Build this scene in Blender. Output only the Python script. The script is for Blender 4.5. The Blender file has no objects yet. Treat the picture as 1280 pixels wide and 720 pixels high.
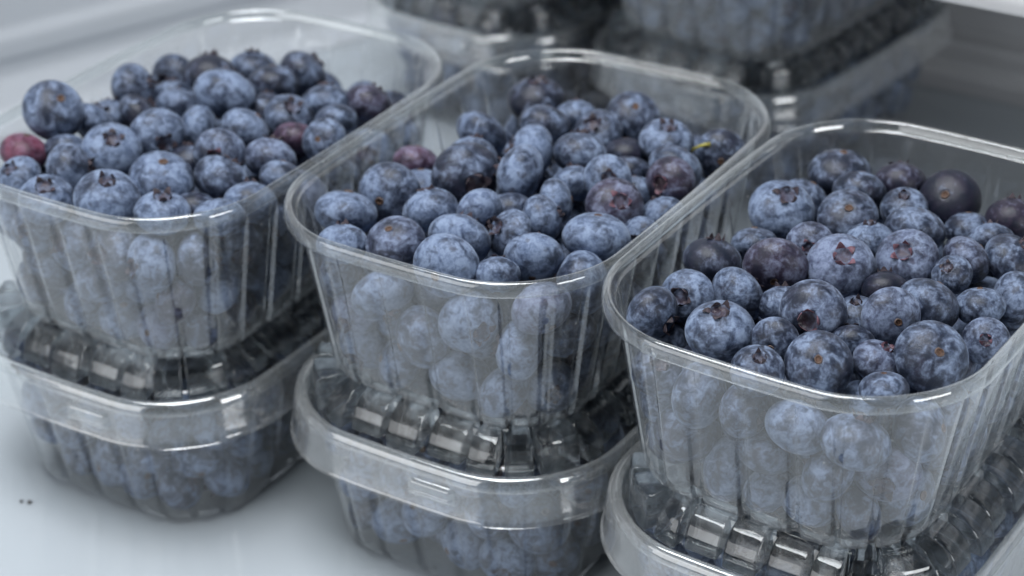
import bpy, math, random
import numpy as np
from mathutils import Vector, Matrix, Quaternion

scene = bpy.context.scene
col = scene.collection
random.seed(4)

# ------------------------------------------------------------------ camera
PITCH, ROLL, DIST, RIMZ = 0.5118, -0.0219, 0.5821, 0.125
cp, sp, cr, sr = math.cos(PITCH), math.sin(PITCH), math.cos(ROLL), math.sin(ROLL)
FW = Vector((0, cp, -sp)); UP0 = Vector((0, sp, cp)); RT0 = Vector((1, 0, 0))
RT = cr * RT0 + sr * UP0
UP = -sr * RT0 + cr * UP0
CAM = Vector((0, 0, RIMZ)) - FW * DIST
cd = bpy.data.cameras.new('camera')
cam = bpy.data.objects.new('camera', cd); col.objects.link(cam)
m = Matrix.Identity(4)
for i in range(3):
    m[i][0], m[i][1], m[i][2], m[i][3] = RT[i], UP[i], -FW[i], CAM[i]
cam.matrix_world = m
cd.sensor_width = 36; cd.lens = 2549.3 / 1280 * 36
cd.clip_start = 0.01; cd.clip_end = 50
cd.dof.use_dof = True; cd.dof.focus_distance = 0.575; cd.dof.aperture_fstop = 11.0
scene.camera = cam

# ------------------------------------------------------------------ world, lamps, exposure
w = bpy.data.worlds.new('World'); scene.world = w; w.use_nodes = True
bg = w.node_tree.nodes['Background']
bg.inputs[0].default_value = (0.80, 0.90, 1.0, 1); bg.inputs[1].default_value = 0.03

def area(name, loc, target, sx, sy, power, colr):
    l = bpy.data.lights.new(name, 'AREA'); l.shape = 'RECTANGLE'; l.size = sx; l.size_y = sy
    l.energy = power; l.color = colr
    o = bpy.data.objects.new(name, l); col.objects.link(o)
    o.location = loc
    o.rotation_euler = (Vector(target) - Vector(loc)).to_track_quat('-Z', 'Y').to_euler()
    return o
area('ceiling_lamp', (-0.14, 0.0, 0.98), (0.0, 0.08, 0.1), 0.7, 0.45, 12.5, (0.94, 0.97, 1.0))
area('front_lamp', (-1.08, -0.66, 0.48), (0.0, 0.05, 0.08), 1.2, 0.8, 7.8, (0.97, 0.985, 1.0))
area('side_fill', (0.55, -0.45, 0.22), (0.28, 0.38, 0.02), 0.35, 0.2, 2.2, (0.95, 0.975, 1.0))  # added fill without a source in the cabinet, brightens the right background

scene.view_settings.view_transform = 'Standard'
scene.view_settings.look = 'None'
scene.view_settings.exposure = 0.05
scene.view_settings.gamma = 1.0
scene.view_settings.use_curve_mapping = False
cy = scene.cycles
cy.use_denoising = True
cy.max_bounces = 8; cy.diffuse_bounces = 3; cy.glossy_bounces = 3; cy.transmission_bounces = 6
cy.transparent_max_bounces = 28
cy.use_adaptive_sampling = True; cy.adaptive_threshold = 0.03
cy.sample_clamp_indirect = 4.0
cy.caustics_reflective = False; cy.caustics_refractive = False

# ------------------------------------------------------------------ node helpers
class NT:
    def __init__(self, name):
        self.mat = bpy.data.materials.new(name); self.mat.use_nodes = True
        self.t = self.mat.node_tree
        for n in list(self.t.nodes): self.t.nodes.remove(n)
        self.out = self.t.nodes.new('ShaderNodeOutputMaterial')
    def n(self, typ, **kw):
        nd = self.t.nodes.new(typ)
        for k, v in kw.items():
            if k.startswith('_'): setattr(nd, k[1:], v)
        return nd
    def link(self, a, b): self.t.links.new(a, b)
    def put(self, sock, v):
        if hasattr(v, 'is_output'): self.t.links.new(v, sock)
        else: sock.default_value = v
    def math(self, op, a, b=None, c=None, clamp=False):
        nd = self.t.nodes.new('ShaderNodeMath'); nd.operation = op; nd.use_clamp = clamp
        self.put(nd.inputs[0], a)
        if b is not None: self.put(nd.inputs[1], b)
        if c is not None: self.put(nd.inputs[2], c)
        return nd.outputs[0]
    def vmath(self, op, a, b=None):
        nd = self.t.nodes.new('ShaderNodeVectorMath'); nd.operation = op
        self.put(nd.inputs[0], a)
        if b is not None: self.put(nd.inputs[1], b)
        return nd.outputs['Value'] if op == 'DOT_PRODUCT' else nd.outputs[0]
    def noise(self, vec, scale, detail=3, rough=0.55, dist=0.0):
        nd = self.t.nodes.new('ShaderNodeTexNoise')
        self.put(nd.inputs['Vector'], vec); nd.inputs['Scale'].default_value = scale
        nd.inputs['Detail'].default_value = detail; nd.inputs['Roughness'].default_value = rough
        nd.inputs['Distortion'].default_value = dist
        return nd.outputs['Fac']
    def ramp(self, f, lo, hi, a=0.0, b=1.0, smooth=True):
        nd = self.t.nodes.new('ShaderNodeMapRange')
        if smooth: nd.interpolation_type = 'SMOOTHSTEP'
        self.put(nd.inputs[0], f)
        for i, v in enumerate((lo, hi, a, b)): self.put(nd.inputs[i + 1], v)
        return nd.outputs[0]
    def mix(self, f, a, b):
        nd = self.t.nodes.new('ShaderNodeMix'); nd.data_type = 'RGBA'
        self.put(nd.inputs[0], f); self.put(nd.inputs[6], a); self.put(nd.inputs[7], b)
        return nd.outputs[2]
    def mixs(self, f, a, b):
        nd = self.t.nodes.new('ShaderNodeMixShader')
        self.put(nd.inputs[0], f); self.link(a, nd.inputs[1]); self.link(b, nd.inputs[2])
        return nd.outputs[0]
    def bump(self, h, strength, dist):
        nd = self.t.nodes.new('ShaderNodeBump'); nd.inputs['Strength'].default_value = strength
        nd.inputs['Distance'].default_value = dist; self.link(h, nd.inputs['Height'])
        return nd.outputs[0]

def principled(T, **kw):
    p = T.n('ShaderNodeBsdfPrincipled')
    for k, v in kw.items(): T.put(p.inputs[k.replace('_', ' ')], v)
    T.link(p.outputs[0], T.out.inputs[0])
    return p

def plain(name, c, rough=0.5, noise=0.06, scale=40, **kw):
    T = NT(name)
    tc = T.n('ShaderNodeTexCoord').outputs['Object']
    f = T.noise(tc, scale, 5)
    f = T.ramp(f, 0.3, 0.7)
    a = tuple(x * (1 - noise) for x in c) + (1,); b = tuple(min(1, x * (1 + noise)) for x in c) + (1,)
    principled(T, Base_Color=T.mix(f, a, b), Roughness=T.ramp(f, 0, 1, rough * 0.85, rough * 1.1), **kw)
    return T.mat

def plastic(name, haze, gloss_rough, f0, tint, streak=1.0, relief=0.15, solid=0.0, hazecol=(0.88, 0.895, 0.90)):
    """thin clear sheet: see-through, Fresnel sheen of both faces, faint scuffs, milky haze painted in for glare"""
    T = NT(name)
    g = T.n('ShaderNodeNewGeometry')
    tc = T.n('ShaderNodeTexCoord').outputs['Object']
    # relief of the formed sheet
    mp = T.n('ShaderNodeMapping'); T.link(tc, mp.inputs[0]); mp.inputs['Scale'].default_value = (1, 1, 0.22)
    wob = T.noise(mp.outputs[0], 150, 3, 0.5)
    nrm = T.bump(wob, relief, 0.0006)
    d = T.vmath('DOT_PRODUCT', nrm, g.outputs['Incoming'])
    c = T.math('ABSOLUTE', d)
    om = T.math('SUBTRACT', 1.0, c, clamp=True)
    fres = T.math('ADD', f0, T.math('MULTIPLY', T.math('POWER', om, 3.5), 1 - f0), clamp=True)
    fres = T.math('MINIMUM', fres, 0.85)
    # scuffs and cloudy wear; the even haze also stands in for reflected glare
    mp2 = T.n('ShaderNodeMapping'); T.link(tc, mp2.inputs[0]); mp2.inputs['Scale'].default_value = (1, 1, 0.10)
    st = T.ramp(T.noise(mp2.outputs[0], 260, 4, 0.65), 0.45, 0.75)
    cl = T.ramp(T.noise(tc, 38, 4, 0.6), 0.35, 0.75)
    hz = T.math('MULTIPLY', haze, T.math('ADD', 0.72, T.math('ADD', T.math('MULTIPLY', st, 0.8 * streak), T.math('MULTIPLY', cl, 0.35))))
    dv = T.n('ShaderNodeTexVoronoi'); dv.inputs['Scale'].default_value = 170; T.link(tc, dv.inputs['Vector'])
    dust = T.math('MULTIPLY', T.ramp(dv.outputs['Distance'], 0.05, 0.11, 1.0, 0.0), T.ramp(T.noise(tc, 60, 2), 0.56, 0.64))
    hz = T.math('ADD', hz, T.math('MULTIPLY', dust, 0.35))
    # longer path through the sheet at a slant
    hz = T.math('DIVIDE', hz, T.math('MAXIMUM', c, 0.40))
    hz = T.math('MINIMUM', hz, 0.75)
    tr = T.n('ShaderNodeBsdfTransparent'); tr.inputs[0].default_value = tint + (1,)
    gl = T.n('ShaderNodeBsdfGlossy'); gl.inputs['Roughness'].default_value = gloss_rough
    gl.inputs['Color'].default_value = (1, 1, 1, 1); T.link(nrm, gl.inputs['Normal'])
    df = T.n('ShaderNodeBsdfDiffuse'); df.inputs[0].default_value = hazecol + (1,)
    tl = T.n('ShaderNodeBsdfTranslucent'); tl.inputs[0].default_value = hazecol + (1,)
    milk = T.mixs(0.4, df.outputs[0], tl.outputs[0])
    s = T.mixs(hz, tr.outputs[0], milk)
    s = T.mixs(fres, s, gl.outputs[0])
    if solid:
        gs = T.n('ShaderNodeBsdfGlass'); gs.inputs['Color'].default_value = (0.88, 0.895, 0.91, 1)
        gs.inputs['Roughness'].default_value = 0.02; gs.inputs['IOR'].default_value = 1.50
        T.link(nrm, gs.inputs['Normal'])
        s = T.mixs(solid, s, gs.outputs[0])
    T.link(s, T.out.inputs[0])
    return T.mat

def berry_material(name, stuff=False):
    T = NT(name)
    if stuff:
        co = T.n('ShaderNodeAttribute'); co.attribute_name = 'berry_co'; vec = co.outputs['Vector']
        ra = T.n('ShaderNodeAttribute'); ra.attribute_name = 'berry_rnd'; rnd = ra.outputs['Fac']
        red = 0.0
        amt = T.ramp(rnd, 0, 1, 0.50, 0.95, False)
        base = vec
    else:
        base = T.n('ShaderNodeTexCoord').outputs['Object']
        oi = T.n('ShaderNodeObjectInfo'); rnd = oi.outputs['Random']
        se = T.n('ShaderNodeSeparateColor'); T.link(oi.outputs['Color'], se.inputs[0])
        red, amt = se.outputs[0], se.outputs[1]
        cmb = T.n('ShaderNodeCombineXYZ')
        T.put(cmb.inputs[0], T.math('MULTIPLY', rnd, 71.0)); T.put(cmb.inputs[1], T.math('MULTIPLY', rnd, 37.0))
        vec = T.vmath('ADD', base, cmb.outputs[0])
    big = T.noise(vec, 0.95, 2, 0.5, 0.6)
    mid = T.noise(vec, 2.6, 4, 0.55, 0.7)
    fine = T.noise(vec, 9, 4, 0.6, 0.3)
    grain = T.noise(vec, 38, 3, 0.6)
    # wax bloom: thick in places, rubbed off in soft patches
    f = T.math('ADD', T.math('MULTIPLY', big, 0.95), T.math('MULTIPLY', mid, 1.05))
    f = T.math('ADD', f, T.math('MULTIPLY', fine, 0.34))
    f = T.math('ADD', f, T.math('MULTIPLY', amt, 0.60))
    b = T.ramp(f, 1.33, 1.90)
    rub = T.n('ShaderNodeTexVoronoi'); rub.inputs['Scale'].default_value = 1.7
    warp = T.n('ShaderNodeTexNoise'); T.put(warp.inputs['Vector'], vec); warp.inputs['Scale'].default_value = 3.0
    T.link(T.vmath('ADD', vec, T.vmath('MULTIPLY', warp.outputs['Color'], (0.6, 0.6, 0.6))), rub.inputs['Vector'])
    b = T.math('MULTIPLY', b, T.ramp(rub.outputs['Distance'], 0.06, 0.30, 0.30, 1.0))
    rub2 = T.n('ShaderNodeTexVoronoi'); rub2.inputs['Scale'].default_value = 5.0; T.put(rub2.inputs['Vector'], vec)
    b = T.math('MULTIPLY', b, T.ramp(rub2.outputs['Distance'], 0.02, 0.09, 0.80, 1.0))
    b = T.math('MULTIPLY', b, T.ramp(grain, 0.30, 0.62, 0.86, 1.0))
    # a base film of wax everywhere, denser where it was never touched
    b = T.math('ADD', T.math('MULTIPLY', b, 0.80), T.math('MULTIPLY', amt, 0.10))
    skin = T.mix(T.ramp(mid, 0.35, 0.7), (0.006, 0.009, 0.019, 1), (0.017, 0.013, 0.027, 1))
    redf = T.math('MULTIPLY', red, T.ramp(T.math('ADD', big, T.math('MULTIPLY', mid, 0.5)), 0.55, 0.95, 0.25, 1.25))
    redf = T.math('MINIMUM', redf, 1.0)
    skin = T.mix(redf, skin, (0.15, 0.012, 0.032, 1))
    wax = T.mix(T.ramp(T.math('ADD', T.math('MULTIPLY', mid, 0.6), T.math('MULTIPLY', fine, 0.4)), 0.3, 0.7), (0.082, 0.118, 0.215, 1), (0.265, 0.338, 0.480, 1))
    wax = T.mix(T.math('MULTIPLY', redf, 0.6), wax, (0.30, 0.15, 0.22, 1))
    crn = T.n('ShaderNodeAttribute'); crn.attribute_name = 'crown'
    bc = T.mix(T.math('MULTIPLY', b, T.math('SUBTRACT', 1.0, T.math('MULTIPLY', redf, 0.55))), skin, wax)
    bc = T.mix(T.math('MULTIPLY', crn.outputs['Fac'], T.ramp(mid, 0.3, 0.7, 0.75, 0.25)), bc, (0.060, 0.036, 0.046, 1))
    h = T.math('ADD', T.math('MULTIPLY', fine, 0.6), T.math('MULTIPLY', grain, 0.4))
    nrm = T.bump(h, 0.14, 0.05)
    principled(T, Base_Color=bc, Roughness=T.ramp(b, 0, 1, 0.36, 0.66), Specular_IOR_Level=T.ramp(b, 0, 1, 0.36, 0.22),
               Sheen_Weight=T.ramp(b, 0, 1, 0.04, 0.22), Sheen_Roughness=0.45, Sheen_Tint=(0.72, 0.82, 1.0, 1), Normal=nrm)
    return T.mat

M = {}
M['berry'] = berry_material('blueberry_skin')
M['berry_stuff'] = berry_material('blueberry_skin_packed', True)
M['calyx'] = plain('calyx_brown', (0.040, 0.028, 0.036), 0.7, 0.5, 6)
M['calyx_pink'] = plain('calyx_pink', (0.12, 0.055, 0.075), 0.65, 0.5, 5)
M['scar'] = plain('stem_scar', (0.07, 0.034, 0.020), 0.7, 0.5, 20)
M['scar_ring'] = plain('stem_scar_ring', (0.10, 0.07, 0.06), 0.7, 0.4, 20)
M['stalk'] = plain('stalk_green', (0.34, 0.30, 0.05), 0.5, 0.4, 300)
M['tub'] = plastic('clear_tub_plastic', 0.046, 0.06, 0.15, (0.985, 0.992, 0.992), 0.12)
M['box_tub'] = plastic('clear_box_plastic', 0.026, 0.06, 0.10, (0.985, 0.992, 0.992), 0.15)
M['base'] = plastic('clear_base_plastic', 0.13, 0.07, 0.18, (0.97, 0.98, 0.98), 0.2)
M['rim'] = plastic('clear_rim_plastic', 0.05, 0.05, 0.09, (0.94, 0.96, 0.958), 0.4)
M['lid'] = plastic('clear_lid_plastic', 0.012, 0.04, 0.07, (0.96, 0.975, 0.98), 0.3, 0.08)
M['block'] = plastic('clear_block_plastic', 0.008, 0.03, 0.08, (0.95, 0.965, 0.97), 0.3, 0.05, 0.65)
M['skirt'] = plastic('clear_skirt_plastic', 0.13, 0.06, 0.14, (0.96, 0.98, 0.985), 0.15, 0.08)
M['crumb'] = plain('crumb_brown', (0.05, 0.04, 0.035), 0.8, 0.3, 500)

def shelf_mat(name, c, rough, sc=6.0):
    T = NT(name)
    tc = T.n('ShaderNodeTexCoord').outputs['Object']
    f = T.ramp(T.noise(tc, sc, 4, 0.6, 0.4), 0.3, 0.7)
    sm = T.ramp(T.noise(tc, sc * 9, 5, 0.7), 0.55, 0.8)
    a = tuple(x * 0.95 for x in c) + (1,); b = c + (1,)
    principled(T, Base_Color=T.mix(f, a, b), Roughness=T.math('ADD', rough, T.math('MULTIPLY', sm, 0.12)),
               Specular_IOR_Level=0.5)
    return T.mat
M['shelf'] = shelf_mat('white_shelf', (0.44, 0.48, 0.515), 0.07)
M['wall_l'] = shelf_mat('grey_liner', (0.50, 0.525, 0.56), 0.35, 4)
M['wall_r'] = shelf_mat('grey_liner_dark', (0.50, 0.51, 0.53), 0.4, 4)
M['white'] = shelf_mat('white_trim', (0.82, 0.82, 0.83), 0.35, 4)

# ------------------------------------------------------------------ object helpers
def mesh_obj(name, verts, faces, mat, parent=None, smooth=True, link=True):
    me = bpy.data.meshes.new(name)
    me.from_pydata([tuple(v) for v in verts], [], [tuple(f) for f in faces])
    me.update()
    if smooth: me.polygons.foreach_set('use_smooth', [True] * len(me.polygons))
    mats = mat if isinstance(mat, (list, tuple)) else [mat]
    for k in mats: me.materials.append(M[k])
    o = bpy.data.objects.new(name, me)
    if link: col.objects.link(o)
    if parent: o.parent = parent
    return o
def tag(o, label=None, cat=None, group=None, kind=None):
    if label: o['label'] = label
    if cat: o['category'] = cat
    if group: o['group'] = group
    if kind: o['kind'] = kind
    return o
def empty(name, loc, rz=0):
    o = bpy.data.objects.new(name, None); col.objects.link(o)
    o.empty_display_size = 0.02
    o.location = loc; o.rotation_euler = (0, 0, rz)
    return o
def link_copy(o, parent=None):
    c = o.copy(); col.objects.link(c); c.parent = parent
    for ch in list(o.children): link_copy(ch, c)
    return c

# ------------------------------------------------------------------ the shelf and the cabinet walls
def slab(name, profile, p0, p1, mat, kind='structure'):
    """profile (out, z) swept from p0 to p1; out points to the right of the sweep"""
    d = Vector((p1[0] - p0[0], p1[1] - p0[1], 0)); L = d.length; d.normalize()
    nrm = Vector((d.y, -d.x, 0))
    n = 24; V = []; Fc = []
    for i in range(n + 1):
        b = Vector((p0[0], p0[1], 0)) + d * (L * i / n)
        for (o, z) in profile: V.append(b + nrm * o + Vector((0, 0, z)))
    k = len(profile)
    for i in range(n):
        for j in range(k - 1):
            a = i * k + j; Fc.append((a, a + k, a + k + 1, a + 1))
    ob = mesh_obj(name, V, Fc, mat, smooth=False)
    tag(ob, kind=kind)
    return ob

def rounded(profile, r=0.003, n=4):
    out = [profile[0]]
    for a, b, c in zip(profile, profile[1:], profile[2:]):
        a, b, c = Vector(a), Vector(b), Vector(c)
        ra = min(r, (a - b).length * 0.45, (c - b).length * 0.45)
        p = b + (a - b).normalized() * ra; q = b + (c - b).normalized() * ra
        for i in range(n + 1):
            t = i / n
            out.append(tuple((1 - t) ** 2 * p + 2 * t * (1 - t) * b + t * t * q))
    out.append(profile[-1])
    return out

fl = mesh_obj('floor', [(-3, -3, 0), (3, -3, 0), (3, 3, 0), (-3, 3, 0)], [(0, 1, 2, 3)], 'shelf', smooth=False)
tag(fl, kind='structure')
# left liner with a shallow moulded rail (runs at about 35 degrees to the picture plane)
dl = Vector((0.822, 0.570, 0))
pl = Vector((-0.188, 0.452, 0))
prof = rounded([(0.03, 0.0005), (0.012, 0.004), (0.004, 0.020), (0.004, 0.026), (0.0055, 0.029), (0.0055, 0.038), (0.003, 0.043), (0.0, 0.10), (-0.01, 0.45)])
a = pl - dl * 1.4; b = pl + dl * 0.42
slab('wall_left', prof, a, b, 'wall_l')
# back liner at the right with foot, groove and white trim
dr = Vector((0.829, -0.559, 0))
pr = Vector((0.24, 0.42, 0))
prof = rounded([(0.022, 0.0005), (0.010, 0.003), (0.010, 0.010), (0.002, 0.0145), (0.0, 0.0185), (-0.004, 0.0195), (-0.004, 0.0235), (0.0, 0.0245), (0.0, 0.45)], 0.0015)
slab('wall_back', prof, pr - dr * 0.42, pr + dr * 0.8, 'wall_r')
# the next shelf up covers the stacks behind; only a corner of its front edge dips into the picture
pu = Vector((0.158, 0.143, 0))
prof = rounded([(-0.30, 0.151), (-0.03, 0.151), (0.0, 0.150), (0.002, 0.156), (0.002, 0.174), (-0.004, 0.178), (-0.30, 0.178)], 0.002)
slab('upper_shelf', prof, pu - dr * 0.25, pu + dr * 0.5, 'white')

# ------------------------------------------------------------------ punnet outline
HA, HB, RC = 0.059, 0.085, 0.035
def base_outline():
    """closed list of (point, outward normal, arc length) on the rim's outer edge, dense"""
    pts = []
    a0, b0 = HA - 0.002, HB - 0.003
    segs = []
    def line(p, q):
        n = int((q - p).length / 0.0004)
        d = (q - p).normalized()
        for i in range(n): pts.append((p + (q - p) * i / n, Vector((d.y, -d.x))))
    def arc(c, t0):
        n = int(RC * math.pi / 2 / 0.0004)
        for i in range(n):
            t = t0 + math.pi / 2 * i / n
            v = Vector((math.cos(t), math.sin(t)))
            pts.append((c + v * RC, v))
    ax, by = a0 - RC, b0 - RC
    line(Vector((-ax, -b0)), Vector((ax, -b0))); arc(Vector((ax, -by)), -math.pi / 2)
    line(Vector((a0, -by)), Vector((a0, by))); arc(Vector((ax, by)), 0)
    line(Vector((ax, b0)), Vector((-ax, b0))); arc(Vector((-ax, by)), math.pi / 2)
    line(Vector((-a0, by)), Vector((-a0, -by))); arc(Vector((-ax, -by)), math.pi)
    out = []
    for p, n in pts:
        x = p.x * (1 + 0.002 / a0 * (1 - (p.y / b0) ** 2)); y = p.y * (1 + 0.003 / b0 * (1 - (p.x / a0) ** 2))
        out.append((x, y, n.x, n.y))
    P = np.array(out)
    d = np.hypot(np.diff(P[:, 0], append=P[0, 0]), np.diff(P[:, 1], append=P[0, 1]))
    s = np.concatenate([[0], np.cumsum(d)])
    return P, s
OUTP, OUTS = base_outline()
PERIM = OUTS[-1]
def at_s(s):
    s = np.asarray(s) % PERIM
    Pc = np.concatenate([OUTP, OUTP[:1]])
    r = [np.interp(s, OUTS, Pc[:, i]) for i in range(4)]
    l = np.hypot(r[2], r[3])
    return r[0], r[1], r[2] / l, r[3] / l

NR = 33
PER = PERIM / NR
def rib_samples():
    S, Rb = [], []
    for k in range(NR):
        s0 = k * PER + 0.004
        w_ = 0.0038
        for t, v in ((-0.0002, 0), (0, 0.1), (0.0005, 0.9), (0.0007, 1), (w_ * 0.5, 1.03), (w_ - 0.0007, 1), (w_ - 0.0005, 0.9), (w_, 0.1), (w_ + 0.0002, 0)):
            S.append(s0 + t); Rb.append(v)
        rest = PER - w_
        for q, v in ((0.12, -0.03), (0.3, -0.07), (0.5, -0.09), (0.7, -0.07), (0.88, -0.03)):
            S.append(s0 + w_ + rest * q); Rb.append(v)
    return np.array(S), np.array(Rb)
RS, RB = rib_samples()

def sweep(profile, S, rib, closed=True):
    """profile rows (inset, z, rib weight); returns verts, faces"""
    x, y, nx, ny = at_s(S)
    V, Fc = [], []
    n = len(S)
    for (o, z, wgt) in profile:
        oo = o + rib * 0.00145 * wgt
        V += list(zip(x - nx * oo, y - ny * oo, np.full(n, z)))
    for j in range(len(profile) - 1):
        for i in range(n if closed else n - 1):
            a = j * n + i; b = j * n + (i + 1) % n
            Fc.append((a, b, b + n, a + n))
    return V, Fc

def tub_mesh(H):
    prof = [(0.0044, H - 0.0034, 0), (0.0046, H - 0.0046, 0.0), (0.0048, H - 0.0060, 0.05), (0.0052, H - 0.0085, 0.28), (0.0056, H - 0.0120, 0.62), (0.0061, H - 0.0160, 0.9)]
    for i in range(1, 9):
        t = i / 8
        prof.append((0.0061 + t * (0.0120 - 0.0061), H - 0.0160 + t * (0.0065 - H + 0.0160), 1))
    return sweep(prof, RS, RB)

def base_mesh():
    prof = [(0.0120, 0.0065, 1), (0.0125, 0.0044, 1.05), (0.0133, 0.0024, 1.2), (0.0148, 0.0010, 1.45), (0.0170, 0.0003, 1.3), (0.0195, 0.0004, 0.5), (0.0215, 0.0010, 0)]
    V, Fc = sweep(prof, RS, RB)
    n = len(RS)
    base = len(V) - n
    for k, sc in enumerate((0.7, 0.4)):
        for i in range(n):
            vx, vy, _ = V[base + i]
            V.append((vx * sc, vy * sc, 0.0010 + 0.0004 * (k % 2)))
    for k in range(2):
        a0 = base + n * k
        for i in range(n):
            a = a0 + i; b = a0 + (i + 1) % n
            Fc.append((a, b, b + n, a + n))
    V.append((0, 0, 0.0012)); c = len(V) - 1; a0 = base + 2 * n
    for i in range(n): Fc.append((a0 + i, a0 + (i + 1) % n, c))
    return V, Fc

US = np.linspace(0, PERIM, 300, endpoint=False)
def rim_mesh(H):
    prof = [(0.0008, H - 0.0046, 0), (0.0000, H - 0.0044, 0), (0.0001, H - 0.0030, 0), (0.0003, H - 0.0016, 0), (0.0007, H - 0.0006, 0), (0.0013, H - 0.0001, 0), (0.0020, H, 0),
            (0.0027, H - 0.0003, 0), (0.0032, H - 0.0010, 0), (0.0034, H - 0.0020, 0), (0.0037, H - 0.0028, 0), (0.0044, H - 0.0034, 0)]
    return sweep(prof, US, np.zeros(len(US)))

PUN_H, BOX_H = 0.0594, 0.0560
def build_tub(parent, H, mat='tub'):
    V, Fc = tub_mesh(H); t = mesh_obj('side_wall', V, Fc, mat, parent)
    V, Fc = base_mesh(); mesh_obj('base', V, Fc, 'base' if mat == 'tub' else 'box_tub', parent)
    V, Fc = rim_mesh(H); r = mesh_obj('rim', V, Fc, 'rim', parent)
    return t, r

# ------------------------------------------------------------------ the lid with its moulded blocks
def add_lid(root):
    """lid part of a box; z = 0 of the lid is the top of its outer bead"""
    Z = BOX_H + 0.0010
    K = 0.0022
    prof = [(-0.011, -0.0025, 0), (-0.0085, -0.0040, 0)]
    base = [(0.0090 - K, -0.0040), (0.0110, -0.0034), (0.0125, -0.0005), (0.0150, 0.0058), (0.0168, 0.0079), (0.0195, 0.0084), (0.030, 0.0084)]
    prof = [(0.0030, -0.0012), (0.0042, -0.0024), (0.0052, -0.0036)] + base
    V, Fc = sweep([(o, z + Z, 0) for o, z in prof], US, np.zeros(len(US)))
    n = len(US)
    b0 = len(V) - n
    V.append((0, 0, Z + 0.0080)); c = len(V) - 1
    for i in range(n): Fc.append((b0 + i, b0 + (i + 1) % n, c))
    lid = mesh_obj('lid', V, Fc, 'lid', root)
    sk = [(-K - 0.0012, -0.0158), (-K - 0.0006, -0.0154), (-K - 0.0002, -0.0146), (-K + 0.0001, -0.0090), (-K + 0.0007, -0.0034), (-K + 0.0013, -0.0014), (-K + 0.0022, -0.0003), (-K + 0.0032, 0.0), (-K + 0.0040, -0.0003), (0.0030, -0.0012)]
    V, Fc = sweep([(o, z + Z, 0) for o, z in sk], US, np.zeros(len(US)))
    mesh_obj('skirt', V, Fc, 'skirt', lid)
    # rounded blocks along the sides, tall blocks in the corners
    def block(s0, s1, prof, name):
        m_ = max(5, int((s1 - s0) / 0.0015))
        prof = list(prof) + [(prof[-1][0], prof[0][1])]
        cxo = sum(q[0] for q in prof) / len(prof); czo = sum(q[1] for q in prof) / len(prof)
        stations = [(s0 - 0.0007, 0.80), (s0 - 0.00055, 0.92), (s0 - 0.0002, 0.985)] + [(v, 1.0) for v in np.linspace(s0 + 0.0002, s1 - 0.0002, m_ + 1)] + [(s1 + 0.0002, 0.985), (s1 + 0.00055, 0.92), (s1 + 0.0007, 0.80)]
        k = len(prof); V, Fc = [], []
        for sv, scl in stations:
            x, y, nx, ny = (float(q) for q in at_s(sv))
            for (o, z) in prof:
                o2 = cxo + (o - cxo) * scl; z2 = czo + (z - czo) * scl
                V.append((x - nx * o2, y - ny * o2, z2 + Z))
        nst = len(stations)
        for i in range(nst - 1):
            for j in range(k):
                a = i * k + j; b = i * k + (j + 1) % k
                Fc.append((a, a + k, b + k, b))
        Fc.append(tuple(range(k))); Fc.append(tuple(range((nst - 1) * k, nst * k))[::-1])
        o = mesh_obj(name, V, Fc, 'block', lid)
        md = o.modifiers.new('sharp', 'EDGE_SPLIT'); md.split_angle = math.radians(42)
        return o
    quarter = [(0.0058, -0.0034)]
    for i in range(9):
        t = math.radians(6 + 84 * i / 8)
        quarter.append((0.0170 - 0.0110 * math.cos(t), -0.0028 + 0.0113 * math.sin(t)))
    quarter += [(0.0205, 0.0086)]
    small = [(0.0076, -0.0032)]
    for i in range(8):
        t = math.radians(8 + 82 * i / 7)
        small.append((0.0174 - 0.0096 * math.cos(t), -0.0026 + 0.0098 * math.sin(t)))
    small += [(0.0205, 0.0074)]
    tall = [(0.0050, -0.0034), (0.0053, 0.0060), (0.0056, 0.0078), (0.0062, 0.0086), (0.0078, 0.0088), (0.0200, 0.0088)]
    # corners sit at the middle of the four arcs
    straight_a = 2 * (HA - 0.002 - RC); straight_b = 2 * (HB - 0.003 - RC); arc_l = RC * math.pi / 2
    marks = []
    s = straight_a
    for st_ in (straight_b, straight_a, straight_b, straight_a):
        marks.append(s + arc_l / 2); s += arc_l + st_
    for ci, mk in enumerate(marks):
        block(mk - 0.0125, mk - 0.0030, tall, 'corner_block')
        block(mk + 0.0005, mk + 0.0150, tall, 'corner_block')
        nxt = marks[(ci + 1) % 4] + (PERIM if ci == 3 else 0)
        g0 = mk + 0.0180; g1 = nxt - 0.0152
        span = g1 - g0
        nb = 5 if span < 0.075 else 9
        step = span / nb
        for k in range(nb):
            wd = step * (0.70 if k % 2 == 0 else 0.74)
            c0 = g0 + step * (k + 0.5)
            block(c0 - wd / 2, c0 + wd / 2, quarter if k % 2 == 0 else small, 'rounded_block')
    # closing tabs: shallow moulded bar on the skirt of both short ends
    for side in (0, 1):
        sc0 = (straight_a * 0.5 + 0.014 if side == 0 else marks[1] + (marks[2] - marks[1]) / 2 + 0.014)
        S = np.linspace(sc0 - 0.0085, sc0 + 0.0085, 14)
        x, y, nx, ny = at_s(S)
        V, Fc = [], []
        rows = [(-K - 0.0001, -0.0052), (-K - 0.0014, -0.0058), (-K - 0.0016, -0.0066), (-K - 0.0010, -0.0078), (-K - 0.0012, -0.0090), (-K - 0.0018, -0.0098), (-K - 0.0014, -0.0106), (-K - 0.0002, -0.0110)]
        for i in range(len(S)):
            ed = 0.0 if i in (0, len(S) - 1) else 1.0
            for (o, z) in rows:
                oo = -K - 0.0001 + (o + K + 0.0001) * ed
                V.append((x[i] - nx[i] * oo, y[i] - ny[i] * oo, z + Z))
        k = len(rows)
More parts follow.
